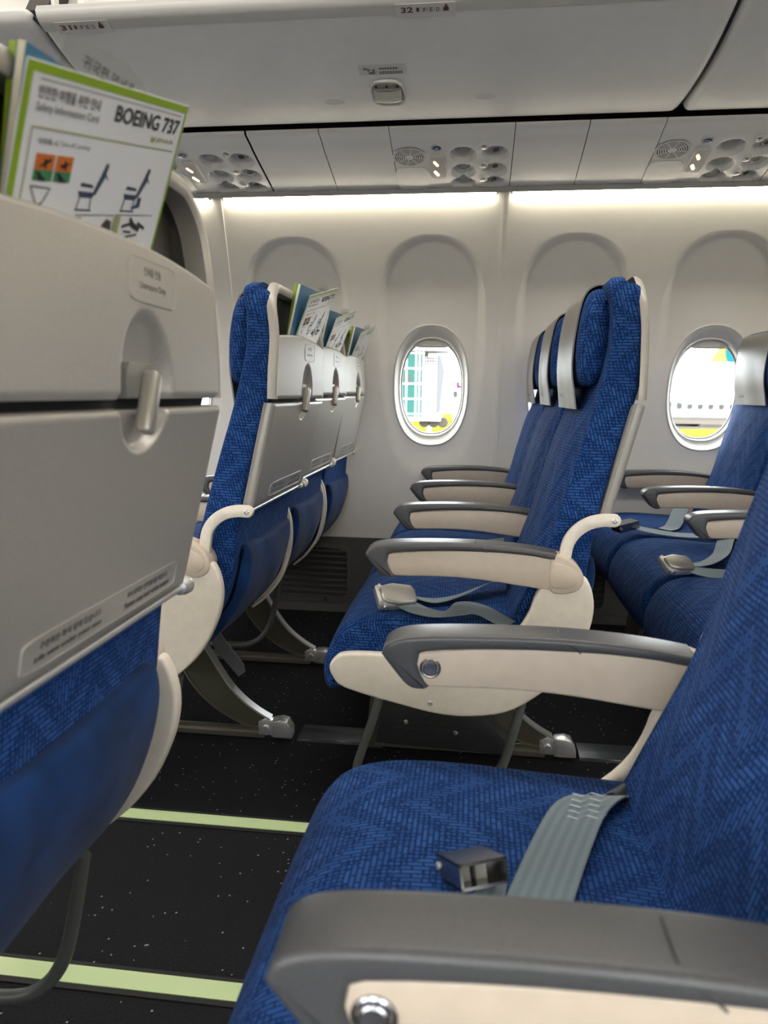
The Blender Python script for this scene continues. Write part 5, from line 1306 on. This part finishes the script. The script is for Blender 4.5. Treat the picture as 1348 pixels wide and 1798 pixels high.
for (a, b, c, d) in ((11.5, 1.2, 0.0, 0.9),): 
    obj('wheel', MB().lathe([(0.5, 0), (0.55, 0.1), (0.55, 0.3), (0.5, 0.4)], (15.0, -2.4, 0.55), (0, 1, 0), 20).mesh('wheel', BLACK), t)
# tail of another airliner behind it
t2 = empty('airliner', (14.0, 52.0, GZ)); tag(t2, 'pale yellow aircraft tail with cyan butterfly mark behind the parked airliner', 'aircraft')
obj('tail_fin', MB().extrude([(1.3, 4.7), (6.6, 4.7), (6.8, 12.0), (5.2, 12.0)], -0.15, 0.15, 0.05, 1).mesh('tail_fin', PALE, ang=30), t2)
obj('fuselage', MB().tube([(-14, 0, 3.0), (6.0, 0, 3.2), (9, 0, 4.0)], [1.9, 1.7, 0.4], 24).mesh('fuselage', WHITE), t2)
def blob(pts, mt, nm): obj(nm, MB().add([(x, -0.17, z) for x, z in smooth_poly(pts, 4)], [tuple(range(len(pts)*4))]).mesh(nm, mt, False), t2)
blob([(2.95, 7.05), (3.6, 6.85), (4.2, 6.5), (3.9, 6.05), (3.4, 5.85), (3.0, 6.2)], CYAN, 'butterfly_wing')
blob([(3.55, 5.55), (4.1, 5.75), (4.25, 5.45), (3.8, 5.25)], CYAN, 'butterfly_wing')
blob([(4.6, 6.5), (4.9, 6.6), (4.9, 6.2), (4.65, 6.2)], PINK, 'butterfly_spot'); blob([(4.55, 5.75), (4.85, 5.75), (4.8, 5.4), (4.55, 5.45)], PINK, 'butterfly_spot')
# boarding bridge, 36 m out
t3 = empty('boarding_bridge', (0, 36.0, GZ)); tag(t3, 'white and teal glass boarding bridge outside the middle window', 'boarding bridge')
def Q(x, z): return (x*1.76, 0.8914+(z-0.8914)*1.76-GZ)       # laid out at its real size and distance
(xa, za), (xb, zb) = Q(-2.30, 2.02), Q(-1.46, 0.30)
m = MB(); m.box(xa-0.1, xb+0.05, -0.05, 3.0, zb-0.15, za+0.15); obj('glass_wall', m.mesh('glass_wall', TEAL, False), t3)
fr = MB().box(-0.04, 0.04, -0.09, 0.0, zb-0.1, za+0.1).mesh('mullion', WHITE, False)
for x in (xa+0.62, xa+1.1, xa+1.28, xb-0.02): obj('mullion', fr, t3, loc=(x, 0, 0))
fh = MB().box(xa-0.1, xb+0.05, -0.08, 0.0, -0.04, 0.04).mesh('transom', WHITE, False)
for k in range(5): obj('transom', fh, t3, loc=(0, 0, zb+(za-zb)*k/4))
for x in (xa+0.5, xa+0.72): obj('dark_pane', MB().box(x, x+0.13, -0.07, 0.0, zb+1.45, zb+1.95).mesh('dark_pane', WING, False), t3)
m = MB(); m.box(xb, xb+0.68, -0.3, 3.0, zb-0.2, za-0.2); obj('bridge_column', m.mesh('bridge_column', WHITE, False), t3)
m = MB(); m.box(xa-1.5, xb+1.2, -0.2, 3.0, za+0.12, za+0.5); obj('bridge_roof', m.mesh('bridge_roof', WHITE, False), t3)
m = MB(); m.box(xa-1.5, xb+0.9, -0.25, 3.0, zb-0.34, zb-0.15); obj('bridge_floor', m.mesh('bridge_floor', WHITE, False), t3)
for k in range(5): obj('lattice_bar', MB().box(xb+0.08+0.13*k, xb+0.11+0.13*k, -0.36, -0.3, za-0.55, za+0.1).mesh('lattice_bar', TAN, False), t3)
for k in range(5): obj('lattice_bar', MB().box(xb+0.05, xb+0.66, -0.36, -0.3, za-0.55+0.14*k, za-0.52+0.14*k).mesh('lattice_bar', TAN, False), t3)
obj('hood', MB().extrude([(xb+0.68, zb+0.1), (xb+0.80, zb+0.1), (xb+1.05, za-0.9), (xb+0.85, za-0.1), (xb+0.68, za-0.1)], -0.3, 2.0, 0.03, 1).mesh('hood', mat('hood_grey', (0.10, 0.10, 0.108), 0.7), ang=30), t3)
for x in (xa+0.6, xb+0.3): obj('bridge_leg', MB().box(x-0.12, x+0.12, 0.5, 0.8, 0, zb-0.3).mesh('bridge_leg', WHITE, False), t3)
for x in (xb+0.05, xb+0.55, xb+1.0): obj('wheel', MB().lathe([(0.22, 0), (0.26, 0.05), (0.26, 0.25), (0.22, 0.3)], (x, 0.3, zb-0.42), (0, 1, 0), 16).mesh('wheel', WING), t3)
t4 = empty('airliner', (1.1, 43.0, GZ)); tag(t4, 'white airliner nose with pink marking beside the boarding bridge', 'aircraft')
obj('nose_section', MB().tube([(-2.3, 0.6, 3.1), (-1.0, 0.9, 3.3), (4.0, 1.9, 3.4)], [1.5, 1.8, 1.9], 28).mesh('nose_section', WHITE), t4)
m = MB(); m.box(-2.15, -1.98, -1.35, -1.25, 3.95, 4.30); m.box(-1.98, -1.45, -1.35, -1.25, 3.95, 4.10); obj('pink_marking', m.mesh('pink_marking', PINK, False), t4)
for k in range(3): obj('cabin_window', wm, t4, loc=(-2.2+0.5*k, -1.22, 3.6))
